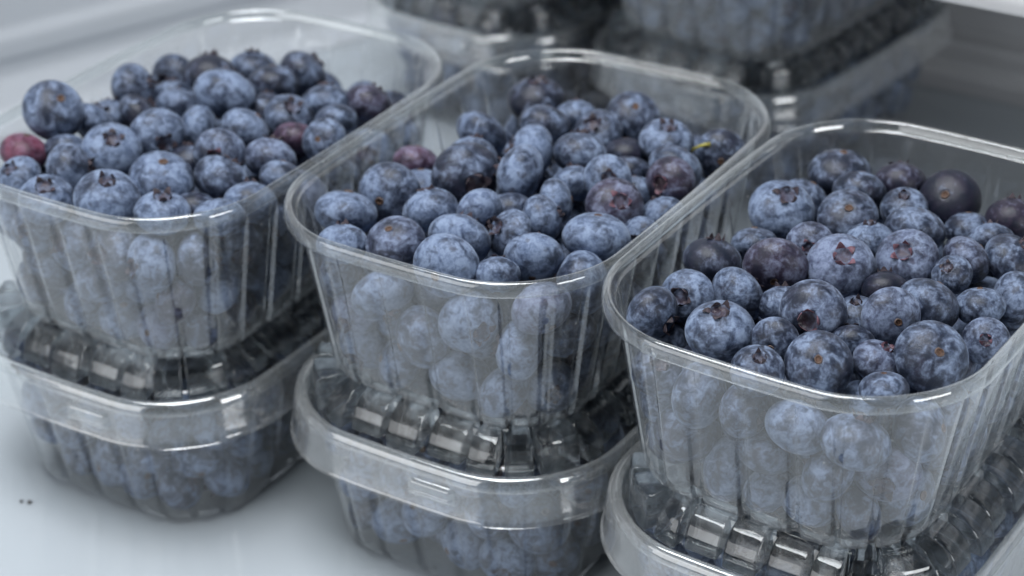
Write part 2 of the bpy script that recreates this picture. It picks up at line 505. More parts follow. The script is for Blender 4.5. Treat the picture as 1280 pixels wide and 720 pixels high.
        for i in range(len(S) - 1):
            for j in range(k - 1):
                a = i * k + j; Fc.append((a, a + k, a + k + 1, a + 1))
        mesh_obj('latch', V, Fc, 'skirt', lid)
    return lid

# ------------------------------------------------------------------ stacks
STACKS = [
('L', (-0.1018, 0.1347, -0.5605), (-0.1052, 0.1368), 'leftmost open clear punnet heaped with blueberries, one red berry at its left edge', 'clear lidded box of blueberries under the left punnet, base and shelf visible'),
('M', (0.0087, 0.0893, -0.5651), (0.0087, 0.0893), 'middle open clear punnet heaped with blueberries, with a yellow stalk near its far corner', 'clear lidded box of blueberries under the middle punnet, cut by the bottom edge'),
('R', (0.1056, 0.0238, -0.5942), (0.1089, 0.0216), 'nearest open clear punnet of blueberries at right, cut by the picture edge', 'clear lidded box at bottom right under the nearest punnet'),
('BL', (0.0169, 0.4388, -0.62), (0.0169, 0.4388), 'blurred punnet bottom at top centre, standing just left of the other back punnet', 'blurred lidded box at top centre, left of the two back boxes'),
('BR', (0.1234, 0.3673, -0.7), (0.1234, 0.3673), 'blurred clear punnet at the top edge, the right one of the two behind', 'blurred lidded box behind with a pale lid edge, right of the two back boxes'),
]
first_p = first_b = None
for key, (x, y, rz), (bx, by), plabel, blabel in STACKS:
    if first_p is None:
        p = empty('berry_punnet', (0, 0, 0)); build_tub(p, PUN_H)
        bo = empty('lidded_berry_box', (0, 0, 0)); build_tub(bo, BOX_H, 'box_tub'); add_lid(bo)
        first_p, first_b = p, bo
    else:
        p = link_copy(first_p); bo = link_copy(first_b)
    p.location = (x, y, RIMZ - PUN_H); p.rotation_euler = (0, 0, rz + (math.pi if key in ('M', 'BR') else 0))
    bo.location = (bx, by, 0.0006); bo.rotation_euler = (0, 0, rz + (math.pi if key in ('R', 'BL') else 0))
    tag(p, plabel, 'punnet', 'open punnets of blueberries'); tag(bo, blabel, 'box', 'lidded boxes under the punnets')

# ------------------------------------------------------------------ blueberries
def berry_shape(seed, nu, nv):
    """unit berry, crown towards +Z, stem scar towards -Z"""
    rg = random.Random(seed)
    ph = rg.uniform(0, 6.28)
    oblate = rg.uniform(0.74, 0.88)
    rcw = rg.uniform(0.27, 0.36)
    lump = [(Vector((rg.gauss(0, 1), rg.gauss(0, 1), rg.gauss(0, 1))).normalized(), rg.uniform(-0.035, 0.035)) for _ in range(7)]
    thetas = [0.0]
    inner = [0.08, 0.16, 0.22, 0.27, 0.32, 0.37, 0.43, 0.52] if nv > 14 else [0.15, 0.30, 0.42]
    thetas += inner
    last = inner[-1]; m_ = nv - len(inner) - 4
    for i in range(1, m_ + 1): thetas.append(last + (math.pi - 0.22 - last) * i / m_)
    thetas += [math.pi - 0.15, math.pi - 0.10, math.pi - 0.05]
    V, Fc = [], []
    for th in thetas:
        for j in range(nu):
            if th == 0.0 and j > 0: continue
            f = 2 * math.pi * j / nu
            d = Vector((math.sin(th) * math.cos(f), math.sin(th) * math.sin(f), math.cos(th)))
            r = 1.0
            for ax, am in lump:
                q = d.dot(ax); r += am * q * q * q if q > 0 else am * 0.4 * q * q
            p = Vector((d.x * 1.11 * r, d.y * 1.11 * r, d.z * oblate * r))
            rho = math.hypot(p.x, p.y)
            if d.z > 0:
                rr = rcw * (1 + 0.10 * math.cos(5 * f + ph))
                p.z -= 0.13 * (1 / (1 + math.exp((rho - rr * 0.92) / 0.028)))
                p.z += 0.045 * math.exp(-((rho - rr * 1.12) / 0.07) ** 2)
                p.z -= 0.02 * math.exp(-(rho / 0.5) ** 2)
            else:
                p.z += 0.07 * math.exp(-(rho / 0.11) ** 2) - 0.02 * math.exp(-((rho - 0.2) / 0.06) ** 2) + 0.03 * math.exp(-(rho / 0.4) ** 2)
            V.append(p)
    V.append(Vector((0, 0, V[-1].z + 0.02)))
    def ix(i, j): return 0 if i == 0 else 1 + (i - 1) * nu + j % nu
    nt = len(thetas)
    for j in range(nu): Fc.append((0, ix(1, j), ix(1, j + 1)))
    for i in range(1, nt - 1):
        for j in range(nu): Fc.append((ix(i, j), ix(i + 1, j), ix(i + 1, j + 1), ix(i, j + 1)))
    for j in range(nu): Fc.append((ix(nt - 1, j), len(V) - 1, ix(nt - 1, j + 1)))
    return V, Fc, rcw, ph, oblate

def calyx_shape(seed, rcw, ph, oblate):
    rg = random.Random(seed + 50)
    V, Fc = [], []
    zt = oblate - 0.015
    # five sepals, uneven, bent in or out
    for k in range(5):
        f0 = (2 * math.pi * k - ph) / 5 + rg.uniform(-0.12, 0.12) + 0.3
        wd = rg.uniform(0.42, 0.56); ln = rg.uniform(0.17, 0.27); lean = rg.uniform(-0.7, 1.0)
        rows = []
        for t in (0, 0.35, 0.7, 1.0):
            hw = wd * (1 - t) ** 0.8 + 0.03
            rad = rcw * 0.98 + math.sin(lean * (0.5 + t)) * ln * t
            z = zt - 0.03 + math.cos(lean * (0.5 + t)) * ln * t
            row = []
            for q in (-1, -0.4, 0.4, 1):
                f = f0 + q * hw
                rr = rad - 0.02 * (1 - abs(q))
                row.append(len(V)); V.append((math.cos(f) * rr, math.sin(f) * rr, z + 0.012 * abs(q)))
            for q in (1, 0.4, -0.4, -1):
                f = f0 + q * hw
                rr = rad + 0.022 * (1 - 0.6 * t)
                row.append(len(V)); V.append((math.cos(f) * rr, math.sin(f) * rr, z - 0.004))
            rows.append(row)
        for a, b in zip(rows, rows[1:]):
            for i in range(8): Fc.append((a[i], a[(i + 1) % 8], b[(i + 1) % 8], b[i]))
        Fc.append(tuple(rows[-1]))
    return V, Fc

def scar_shape(oblate):
    V, Fc = [], []
    n = 14
    zb = -oblate
    rows = [(0.155, zb + 0.05), (0.14, zb - 0.000), (0.115, zb - 0.010), (0.085, zb + 0.012), (0.06, zb + 0.040), (0.02, zb + 0.026)]
    for r, z in rows:
        for j in range(n):
            f = 2 * math.pi * j / n; r2 = r * (1 + 0.10 * math.sin(2 * f + 1) + 0.05 * math.sin(5 * f))
            V.append((math.cos(f) * r2, math.sin(f) * r2, z))
    for i in range(len(rows) - 1):
        for j in range(n):
            Fc.append((i * n + j, (i + 1) * n + j, (i + 1) * n + (j + 1) % n, i * n + (j + 1) % n))
    Fc.append(tuple((len(rows) - 1) * n + j for j in range(n))[::-1])
    return V, Fc, n

KINDS = []
for k in range(9):
    V, Fc, rcw, ph, ob = berry_shape(k, 40, 28)
    body = mesh_obj('blueberry', V, Fc, 'berry', link=False)
    at = body.data.attributes.new('crown', 'FLOAT', 'POINT')
    at.data.foreach_set('value', [max(0.0, min(1.0, (rcw * 1.02 - math.hypot(v.x, v.y)) / 0.05)) if v.z > 0 else 0.0 for v in V])
    V, Fc = calyx_shape(k, rcw, ph, ob)
    cal = mesh_obj('calyx', V, Fc, 'calyx', link=False, smooth=False)
    calp = bpy.data.objects.new('calyx', cal.data.copy()); calp.data.materials[0] = M['calyx_pink']
    V, Fc, n_ = scar_shape(ob)
    sc_ = mesh_obj('stem_scar', V, Fc, ['scar_ring', 'scar'], link=False)
    for i, po in enumerate(sc_.data.polygons): po.material_index = 1 if i >= 2 * n_ else 0
    KINDS.append((body, cal, calp, sc_))

def put_berry(name_i, p, r, axis, twist, red, bloom, parts, label, group):
    body, cal, calp, scr = KINDS[name_i]
    o = body.copy(); col.objects.link(o)
    q = Vector((0, 0, 1)).rotation_difference(axis) @ Quaternion((0, 0, 1), twist)
    o.rotation_mode = 'QUATERNION'; o.rotation_quaternion = q
    o.location = p; o.scale = (r, r, r)
    o.color = (red, bloom, 0, 1)
    tag(o, label, 'blueberry', group)
    if parts & 1:
        c = (calp if parts & 4 else cal).copy(); col.objects.link(c); c.parent = o
    if parts & 2:
        c = scr.copy(); col.objects.link(c); c.parent = o
    return o

# x, y, z (0.1 mm), radius (0.01 mm), crown axis (percent), redness, bloom (percent), parts, container, label
TOP = [
(-1619, 990, 1150, 687, -36, -41, 84, 0, 87, 3, 'L', 'pale dusty blue blueberry with crown showing, left punnet, front row, first from left'),
(-1641, 1183, 1154, 731, -26, -15, -95, 80, 58, 3, 'L', 'bright red half-ripe blueberry, left punnet, front row, second from left'),
(-1499, 831, 1148, 802, 9, -41, 91, 0, 97, 3, 'L', 'pale dusty blue blueberry with crown showing, left punnet, front row, third from left'),
(-1454, 1007, 1164, 846, 99, 1, 16, 0, 77, 3, 'L', 'mottled blue blueberry, left punnet, front row, fourth from left'),
(-1297, 804, 1159, 966, 16, -29, 94, 0, 97, 3, 'L', 'pale dusty blue blueberry with crown showing, left punnet, front row, fifth from left'),
(-1106, 707, 1155, 814, 11, -5, 99, 0, 97, 3, 'L', 'pale dusty blue blueberry with crown showing, left punnet, front row, sixth from left'),
(-921, 682, 1146, 736, -1, -56, -83, 0, 87, 3, 'L', 'pale dusty blue blueberry, left punnet, front row, seventh from left'),
(-1554, 1315, 1247, 957, -49, 47, -73, 0, 72, 3, 'L', 'mottled blue blueberry with stem scar showing, left punnet, second row, first from left'),
(-1503, 1209, 1138, 720, 5, -75, -66, 0, 77, 3, 'L', 'mottled blue blueberry, left punnet, second row, second from left'),
(-1329, 1118, 1182, 884, 23, -53, 81, 0, 97, 3, 'L', 'pale dusty blue blueberry with crown showing, left punnet, second row, third from left'),
(-1135, 913, 1169, 979, -19, 27, -95, 0, 92, 3, 'L', 'pale dusty blue blueberry with stem scar showing, left punnet, second row, fourth from left'),
(-1022, 817, 1105, 687, 0, -62, -79, 0, 38, 3, 'L', 'dark blue blueberry, left punnet, second row, fifth from left'),
(-941, 928, 1160, 838, 52, 38, 76, 0, 67, 3, 'L', 'mottled blue blueberry, left punnet, second row, sixth from left'),
(-840, 815, 1129, 776, 2, 53, 85, 0, 87, 3, 'L', 'pale dusty blue blueberry, left punnet, second row, seventh from left'),
(-1449, 1406, 1157, 779, 48, 58, 66, 0, 87, 3, 'L', 'pale dusty blue blueberry, left punnet, third row, first from left'),
(-1192, 1222, 1181, 896, 50, -87, 4, 0, 82, 3, 'L', 'pale dusty blue blueberry with crown showing, left punnet, third row, second from left'),
(-1079, 1137, 1119, 715, 4, 41, 91, 0, 38, 3, 'L', 'dark blue blueberry, left punnet, third row, third from left'),
(-1065, 1314, 1165, 742, -99, 16, -5, 0, 87, 3, 'L', 'pale dusty blue blueberry, left punnet, third row, fourth from left'),
(-964, 1080, 1181, 773, -12, -96, 24, 3, 77, 7, 'L', 'mottled blue blueberry with pink crown, left punnet, third row, fifth from left'),
(-798, 1075, 1160, 800, 20, 48, 86, 5, 77, 3, 'L', 'mottled blue blueberry, left punnet, third row, sixth from left'),
(-751, 945, 1156, 630, -21, -39, -90, 0, 77, 3, 'L', 'mottled blue blueberry, left punnet, third row, seventh from left'),
(-1409, 1537, 1113, 751, 2, 52, 86, 0, 77, 3, 'L', 'mottled blue blueberry, left punnet, fourth row, first from left'),
(-1338, 1653, 1173, 830, 91, -14, 38, 0, 67, 3, 'L', 'mottled blue blueberry, left punnet, fourth row, second from left'),
(-1290, 1461, 1154, 770, 77, 35, 53, 0, 33, 3, 'L', 'dark blue blueberry, left punnet, fourth row, third from left'),
(-1168, 1543, 1145, 750, 0, 62, 79, 0, 82, 3, 'L', 'pale dusty blue blueberry, left punnet, fourth row, fourth from left'),
(-897, 1268, 1177, 778, -67, -22, -71, 0, 77, 3, 'L', 'mottled blue blueberry, left punnet, fourth row, fifth from left'),
(-723, 1249, 1148, 723, -20, -47, -86, 42, 53, 3, 'L', 'purple tinged blueberry, left punnet, fourth row, sixth from left'),
(-620, 1166, 1179, 687, 33, 80, -50, 0, 72, 3, 'L', 'mottled blue blueberry with stem scar showing, left punnet, fourth row, seventh from left'),
(-1207, 1693, 1109, 766, -5, 82, 58, 0, 67, 3, 'L', 'mottled blue blueberry, left punnet, fifth row, first from left'),
(-1221, 1840, 1133, 778, -39, -91, 12, 0, 58, 3, 'L', 'mottled blue blueberry with crown showing, left punnet, fifth row, second from left'),
(-991, 1490, 1214, 980, 25, 61, 75, 0, 82, 3, 'L', 'pale dusty blue blueberry, left punnet, fifth row, third from left'),
(-851, 1523, 1131, 749, 3, 45, 89, 0, 48, 3, 'L', 'dark blue blueberry, left punnet, fifth row, fourth from left'),
(-760, 1388, 1170, 790, 30, -42, 86, 0, 63, 3, 'L', 'mottled blue blueberry with crown showing, left punnet, fifth row, fifth from left'),
(-596, 1362, 1166, 650, 16, -55, -82, 0, 72, 3, 'L', 'mottled blue blueberry, left punnet, fifth row, sixth from left'),
(-1079, 1771, 1163, 901, 2, 49, 87, 0, 29, 3, 'L', 'near black rubbed blueberry, left punnet, back row, first from left'),
(-937, 1884, 1145, 781, 5, 26, 96, 0, 67, 3, 'L', 'mottled blue blueberry, left punnet, back row, second from left'),
(-841, 1669, 1169, 832, -3, -46, -89, 0, 43, 3, 'L', 'dark blue blueberry, left punnet, back row, third from left'),
(-744, 1797, 1156, 846, 72, 37, 59, 0, 58, 3, 'L', 'mottled blue blueberry, left punnet, back row, fourth from left'),
(-639, 1512, 1160, 789, 3, 40, 92, 0, 72, 3, 'L', 'mottled blue blueberry, left punnet, back row, fifth from left'),
(-490, 1508, 1158, 746, 51, 45, 73, 14, 53, 3, 'L', 'dark blue blueberry, left punnet, back row, sixth from left'),
(-520, 484, 1147, 716, 3, 45, 89, 0, 97, 3, 'M', 'pale dusty blue blueberry, middle punnet, front row, first from left'),
(-521, 676, 1156, 924, -17, -37, -91, 0, 87, 3, 'M', 'pale dusty blue blueberry, middle punnet, front row, second from left'),
(-356, 465, 1158, 812, 25, 34, -91, 5, 72, 3, 'M', 'mottled blue blueberry with stem scar showing, middle punnet, front row, third from left'),
(-196, 303, 1162, 913, 41, 91, -3, 0, 92, 3, 'M', 'pale dusty blue blueberry with stem scar showing, middle punnet, front row, fourth from left'),
(-158, 473, 1163, 886, 34, 69, 64, 0, 97, 3, 'M', 'pale dusty blue blueberry, middle punnet, front row, fifth from left'),
(-44, 279, 1138, 636, 2, 63, 78, 0, 87, 3, 'M', 'pale dusty blue blueberry, middle punnet, front row, sixth from left'),
(86, 184, 1075, 833, -45, 70, 55, 12, 87, 3, 'M', 'pale dusty blue blueberry, middle punnet, front row, seventh from left'),
(-385, 794, 1160, 939, 38, 91, -15, 0, 72, 3, 'M', 'mottled blue blueberry with stem scar showing, middle punnet, second row, first from left'),
(-251, 645, 1174, 793, -15, 37, 92, 0, 97, 3, 'M', 'pale dusty blue blueberry, middle punnet, second row, second from left'),
(-98, 622, 1179, 690, 58, -76, -29, 1, 92, 3, 'M', 'pale dusty blue blueberry with crown showing, middle punnet, second row, third from left'),
(-3, 490, 1170, 703, -75, -32, 58, 0, 82, 3, 'M', 'pale dusty blue blueberry with crown showing, middle punnet, second row, fourth from left'),
(69, 363, 1150, 825, 11, 77, 63, 0, 97, 3, 'M', 'pale dusty blue blueberry, middle punnet, second row, fifth from left'),
(213, 315, 1085, 896, -100, 6, -1, 0, 82, 3, 'M', 'pale dusty blue blueberry, middle punnet, second row, sixth from left'),
(263, 469, 1158, 935, -9, -23, -97, 0, 97, 3, 'M', 'pale dusty blue blueberry, middle punnet, second row, seventh from left'),
(-311, 1041, 1152, 665, -20, -42, -88, 35, 58, 3, 'M', 'purple tinged blueberry, middle punnet, third row, first from left'),
(-291, 915, 1123, 695, -3, -26, -97, 0, 87, 3, 'M', 'pale dusty blue blueberry, middle punnet, third row, second from left'),
(-143, 872, 1179, 1012, 42, -90, 11, 0, 48, 3, 'M', 'dark blue blueberry with crown showing, middle punnet, third row, third from left'),
(2, 697, 1138, 674, -2, -55, -84, 0, 67, 3, 'M', 'mottled blue blueberry, middle punnet, third row, fourth from left'),
(100, 574, 1175, 673, 91, -11, 40, 0, 97, 3, 'M', 'pale dusty blue blueberry, middle punnet, third row, fifth from left'),
(146, 695, 1171, 672, -98, 5, -19, 0, 87, 3, 'M', 'pale dusty blue blueberry, middle punnet, third row, sixth from left'),
(407, 558, 1110, 575, -36, -92, 16, 0, 92, 3, 'M', 'pale dusty blue blueberry with crown showing, middle punnet, third row, seventh from left'),
(-121, 1068, 1155, 747, 20, 42, 88, 0, 87, 3, 'M', 'pale dusty blue blueberry, middle punnet, fourth row, first from left'),
(32, 828, 1205, 888, -92, 30, 25, 0, 82, 3, 'M', 'pale dusty blue blueberry, middle punnet, fourth row, second from left'),
(73, 1026, 1188, 820, -94, -8, 34, 0, 92, 3, 'M', 'pale dusty blue blueberry, middle punnet, fourth row, third from left'),
(210, 854, 1151, 675, 3, 58, 81, 0, 87, 3, 'M', 'pale dusty blue blueberry, middle punnet, fourth row, fourth from left'),
(313, 791, 1199, 692, 5, -90, 44, 0, 87, 3, 'M', 'pale dusty blue blueberry with crown showing, middle punnet, fourth row, fifth from left'),
(329, 649, 1170, 832, 24, -72, 65, 13, 58, 7, 'M', 'mottled blue blueberry with pink crown, middle punnet, fourth row, sixth from left'),
(481, 687, 1117, 661, -32, 43, 84, 0, 97, 3, 'M', 'pale dusty blue blueberry, middle punnet, fourth row, seventh from left'),
(-92, 1218, 1169, 842, -57, -58, -59, 0, 67, 3, 'M', 'mottled blue blueberry, middle punnet, fifth row, first from left'),
(124, 1262, 1177, 791, -28, -47, -84, 0, 53, 3, 'M', 'dark blue blueberry, middle punnet, fifth row, second from left'),
(234, 1008, 1187, 792, 10, 36, 93, 0, 72, 3, 'M', 'mottled blue blueberry, middle punnet, fifth row, third from left'),
(392, 974, 1128, 700, -3, -54, -84, 0, 48, 3, 'M', 'dark blue blueberry, middle punnet, fifth row, fourth from left'),
(404, 843, 1116, 688, -2, -53, -85, 0, 87, 3, 'M', 'pale dusty blue blueberry, middle punnet, fifth row, fifth from left'),
(516, 798, 1180, 745, -59, -75, 28, 10, 38, 7, 'M', 'dark blue blueberry with crown showing, middle punnet, fifth row, sixth from left'),
(544, 942, 1157, 813, -52, -53, -67, 0, 77, 3, 'M', 'mottled blue blueberry, middle punnet, fifth row, seventh from left'),
(99, 1518, 1155, 903, 1, -7, 100, 0, 29, 3, 'M', 'near black rubbed blueberry with crown showing, middle punnet, back row, first from left'),
(235, 1391, 1136, 737, 2, 51, 86, 0, 87, 3, 'M', 'pale dusty blue blueberry, middle punnet, back row, second from left'),
(303, 1229, 1156, 789, -33, -50, 80, 0, 72, 3, 'M', 'mottled blue blueberry with crown showing, middle punnet, back row, third from left'),
(395, 1124, 1121, 714, -2, -45, -89, 0, 29, 3, 'M', 'near black rubbed blueberry, middle punnet, back row, fourth from left'),
(429, 1332, 1164, 854, -8, 56, -83, 0, 72, 3, 'M', 'mottled blue blueberry with stem scar showing, middle punnet, back row, fifth from left'),
(527, 1097, 1181, 828, 7, -23, 97, 0, 77, 3, 'M', 'mottled blue blueberry with crown showing, middle punnet, back row, sixth from left'),
(705, 1057, 1149, 759, 10, 99, -7, 0, 53, 3, 'M', 'dark blue blueberry with stem scar showing, middle punnet, back row, seventh from left'),
(402, 7, 1153, 760, 73, -64, -24, 0, 64, 3, 'R', 'mottled blue blueberry with crown showing, right punnet, front row, first from left'),
(512, 100, 1150, 736, -42, -79, 46, 0, 77, 3, 'R', 'pale dusty blue blueberry with crown showing, right punnet, front row, second from left'),
(585, -116, 1161, 882, -5, -15, 99, 0, 77, 3, 'R', 'pale dusty blue blueberry with crown showing, right punnet, front row, third from left'),
(668, -317, 1152, 680, 2, -37, 93, 0, 68, 3, 'R', 'mottled blue blueberry with crown showing, right punnet, front row, fourth from left'),
(732, -189, 1166, 648, 41, 91, -10, 0, 60, 3, 'R', 'mottled blue blueberry with stem scar showing, right punnet, front row, fifth from left'),
(836, -309, 1161, 834, 14, 71, -69, 0, 64, 3, 'R', 'mottled blue blueberry with stem scar showing, right punnet, front row, sixth from left'),
(1004, -272, 1144, 619, 44, -9, 89, 5, 68, 7, 'R', 'mottled blue blueberry with pink crown, right punnet, front row, seventh from left'),
(996, -429, 1152, 604, 2, -25, -97, 0, 73, 3, 'R', 'pale dusty blue blueberry, right punnet, front row, eighth from left'),
(655, 82, 1165, 757, 80, 54, 28, 0, 77, 3, 'R', 'pale dusty blue blueberry, right punnet, second row, first from left'),
(782, 36, 1152, 648, 4, 58, 81, 0, 68, 3, 'R', 'mottled blue blueberry, right punnet, second row, second from left'),
(851, -84, 1194, 861, -32, -93, 20, 2, 68, 7, 'R', 'mottled blue blueberry with crown showing, right punnet, second row, third from left'),
(952, -167, 1139, 596, 8, 78, 62, 0, 51, 3, 'R', 'mottled blue blueberry, right punnet, second row, fourth from left'),
(987, -16, 1142, 609, -8, -12, 99, 0, 68, 3, 'R', 'mottled blue blueberry with crown showing, right punnet, second row, fifth from left'),
(1066, -112, 1193, 778, -19, 95, -24, 5, 81, 3, 'R', 'pale dusty blue blueberry with stem scar showing, right punnet, second row, sixth from left'),
(1147, -296, 1169, 901, -12, 74, -67, 0, 64, 3, 'R', 'mottled blue blueberry with stem scar showing, right punnet, second row, seventh from left'),
(604, 296, 1160, 793, 17, 31, 94, 0, 43, 3, 'R', 'dark blue blueberry, right punnet, third row, first from left'),
(783, 210, 1180, 876, 21, 96, 16, 12, 51, 3, 'R', 'mottled blue blueberry with stem scar showing, right punnet, third row, second from left'),
(973, 198, 1186, 898, -6, -59, 81, 7, 86, 7, 'R', 'pale dusty blue blueberry with pink crown, right punnet, third row, third from left'),
(1091, 118, 1150, 621, 5, 63, 77, 0, 25, 3, 'R', 'near black rubbed blueberry, right punnet, third row, fourth from left'),
(1190, -20, 1176, 825, -52, -41, -75, 0, 64, 3, 'R', 'mottled blue blueberry, right punnet, third row, fifth from left'),
(1235, -143, 1063, 704, 5, -17, -98, 0, 60, 3, 'R', 'mottled blue blueberry, right punnet, third row, sixth from left'),
(1327, -168, 1140, 607, -22, -81, 55, 3, 77, 7, 'R', 'pale dusty blue blueberry with pink crown, right punnet, third row, seventh from left'),
(746, 433, 1145, 650, -1, -37, -93, 0, 68, 3, 'R', 'mottled blue blueberry, right punnet, fourth row, first from left'),
(905, 355, 1175, 653, -24, -93, 28, 6, 73, 7, 'R', 'pale dusty blue blueberry with pink crown, right punnet, fourth row, second from left'),
(1086, 368, 1175, 679, -3, 21, 98, 0, 81, 3, 'R', 'pale dusty blue blueberry, right punnet, fourth row, third from left'),
(1175, 233, 1188, 831, -34, -58, 74, 6, 77, 7, 'R', 'pale dusty blue blueberry with pink crown, right punnet, fourth row, fourth from left'),
(1290, 143, 1182, 539, -44, -42, 79, 0, 68, 3, 'R', 'mottled blue blueberry with crown showing, right punnet, fourth row, fifth from left'),
(1340, -17, 1165, 642, 3, -27, -96, 0, 77, 3, 'R', 'pale dusty blue blueberry, right punnet, fourth row, sixth from left'),
(1459, 52, 1145, 743, 100, 2, -4, 0, 73, 3, 'R', 'pale dusty blue blueberry, right punnet, fourth row, seventh from left'),
(850, 607, 1164, 940, 17, -37, 91, 0, 86, 3, 'R', 'pale dusty blue blueberry with crown showing, right punnet, fifth row, first from left'),
(942, 752, 1128, 718, -48, -18, -86, 0, 68, 3, 'R', 'mottled blue blueberry, right punnet, fifth row, second from left'),
(1044, 521, 1181, 854, 9, 57, -82, 0, 60, 3, 'R', 'mottled blue blueberry with stem scar showing, right punnet, fifth row, third from left'),
(1234, 426, 1184, 818, -29, -51, -81, 0, 73, 3, 'R', 'pale dusty blue blueberry, right punnet, fifth row, fourth from left'),
(1353, 244, 1175, 691, -77, -23, -59, 5, 60, 3, 'R', 'mottled blue blueberry, right punnet, fifth row, fifth from left'),
(1463, 401, 1155, 646, 6, 62, 78, 0, 73, 3, 'R', 'pale dusty blue blueberry, right punnet, fifth row, sixth from left'),
(1493, 255, 1165, 764, 53, -18, 83, 0, 64, 3, 'R', 'mottled blue blueberry with crown showing, right punnet, fifth row, seventh from left'),
(1076, 887, 1150, 925, -12, -8, -99, 0, 51, 3, 'R', 'mottled blue blueberry, right punnet, back row, first from left'),
(1113, 729, 1163, 765, -21, -56, -80, 0, 51, 3, 'R', 'mottled blue blueberry, right punnet, back row, second from left'),
(1252, 783, 1162, 770, 6, 67, 74, 5, 34, 3, 'R', 'dark blue blueberry, right punnet, back row, third from left'),
(1233, 602, 1168, 664, -12, -29, 95, 0, 68, 3, 'R', 'mottled blue blueberry with crown showing, right punnet, back row, fourth from left'),
(1387, 662, 1160, 910, 38, 66, -65, 0, 12, 3, 'R', 'near black rubbed blueberry with stem scar showing, right punnet, back row, fifth from left'),
(1420, 517, 1132, 658, 1, -36, -93, 0, 64, 3, 'R', 'mottled blue blueberry, right punnet, back row, sixth from left'),
(1548, 503, 1172, 741, 9, 44, 89, 5, 21, 3, 'R', 'near black rubbed blueberry, right punnet, back row, seventh from left'),
]
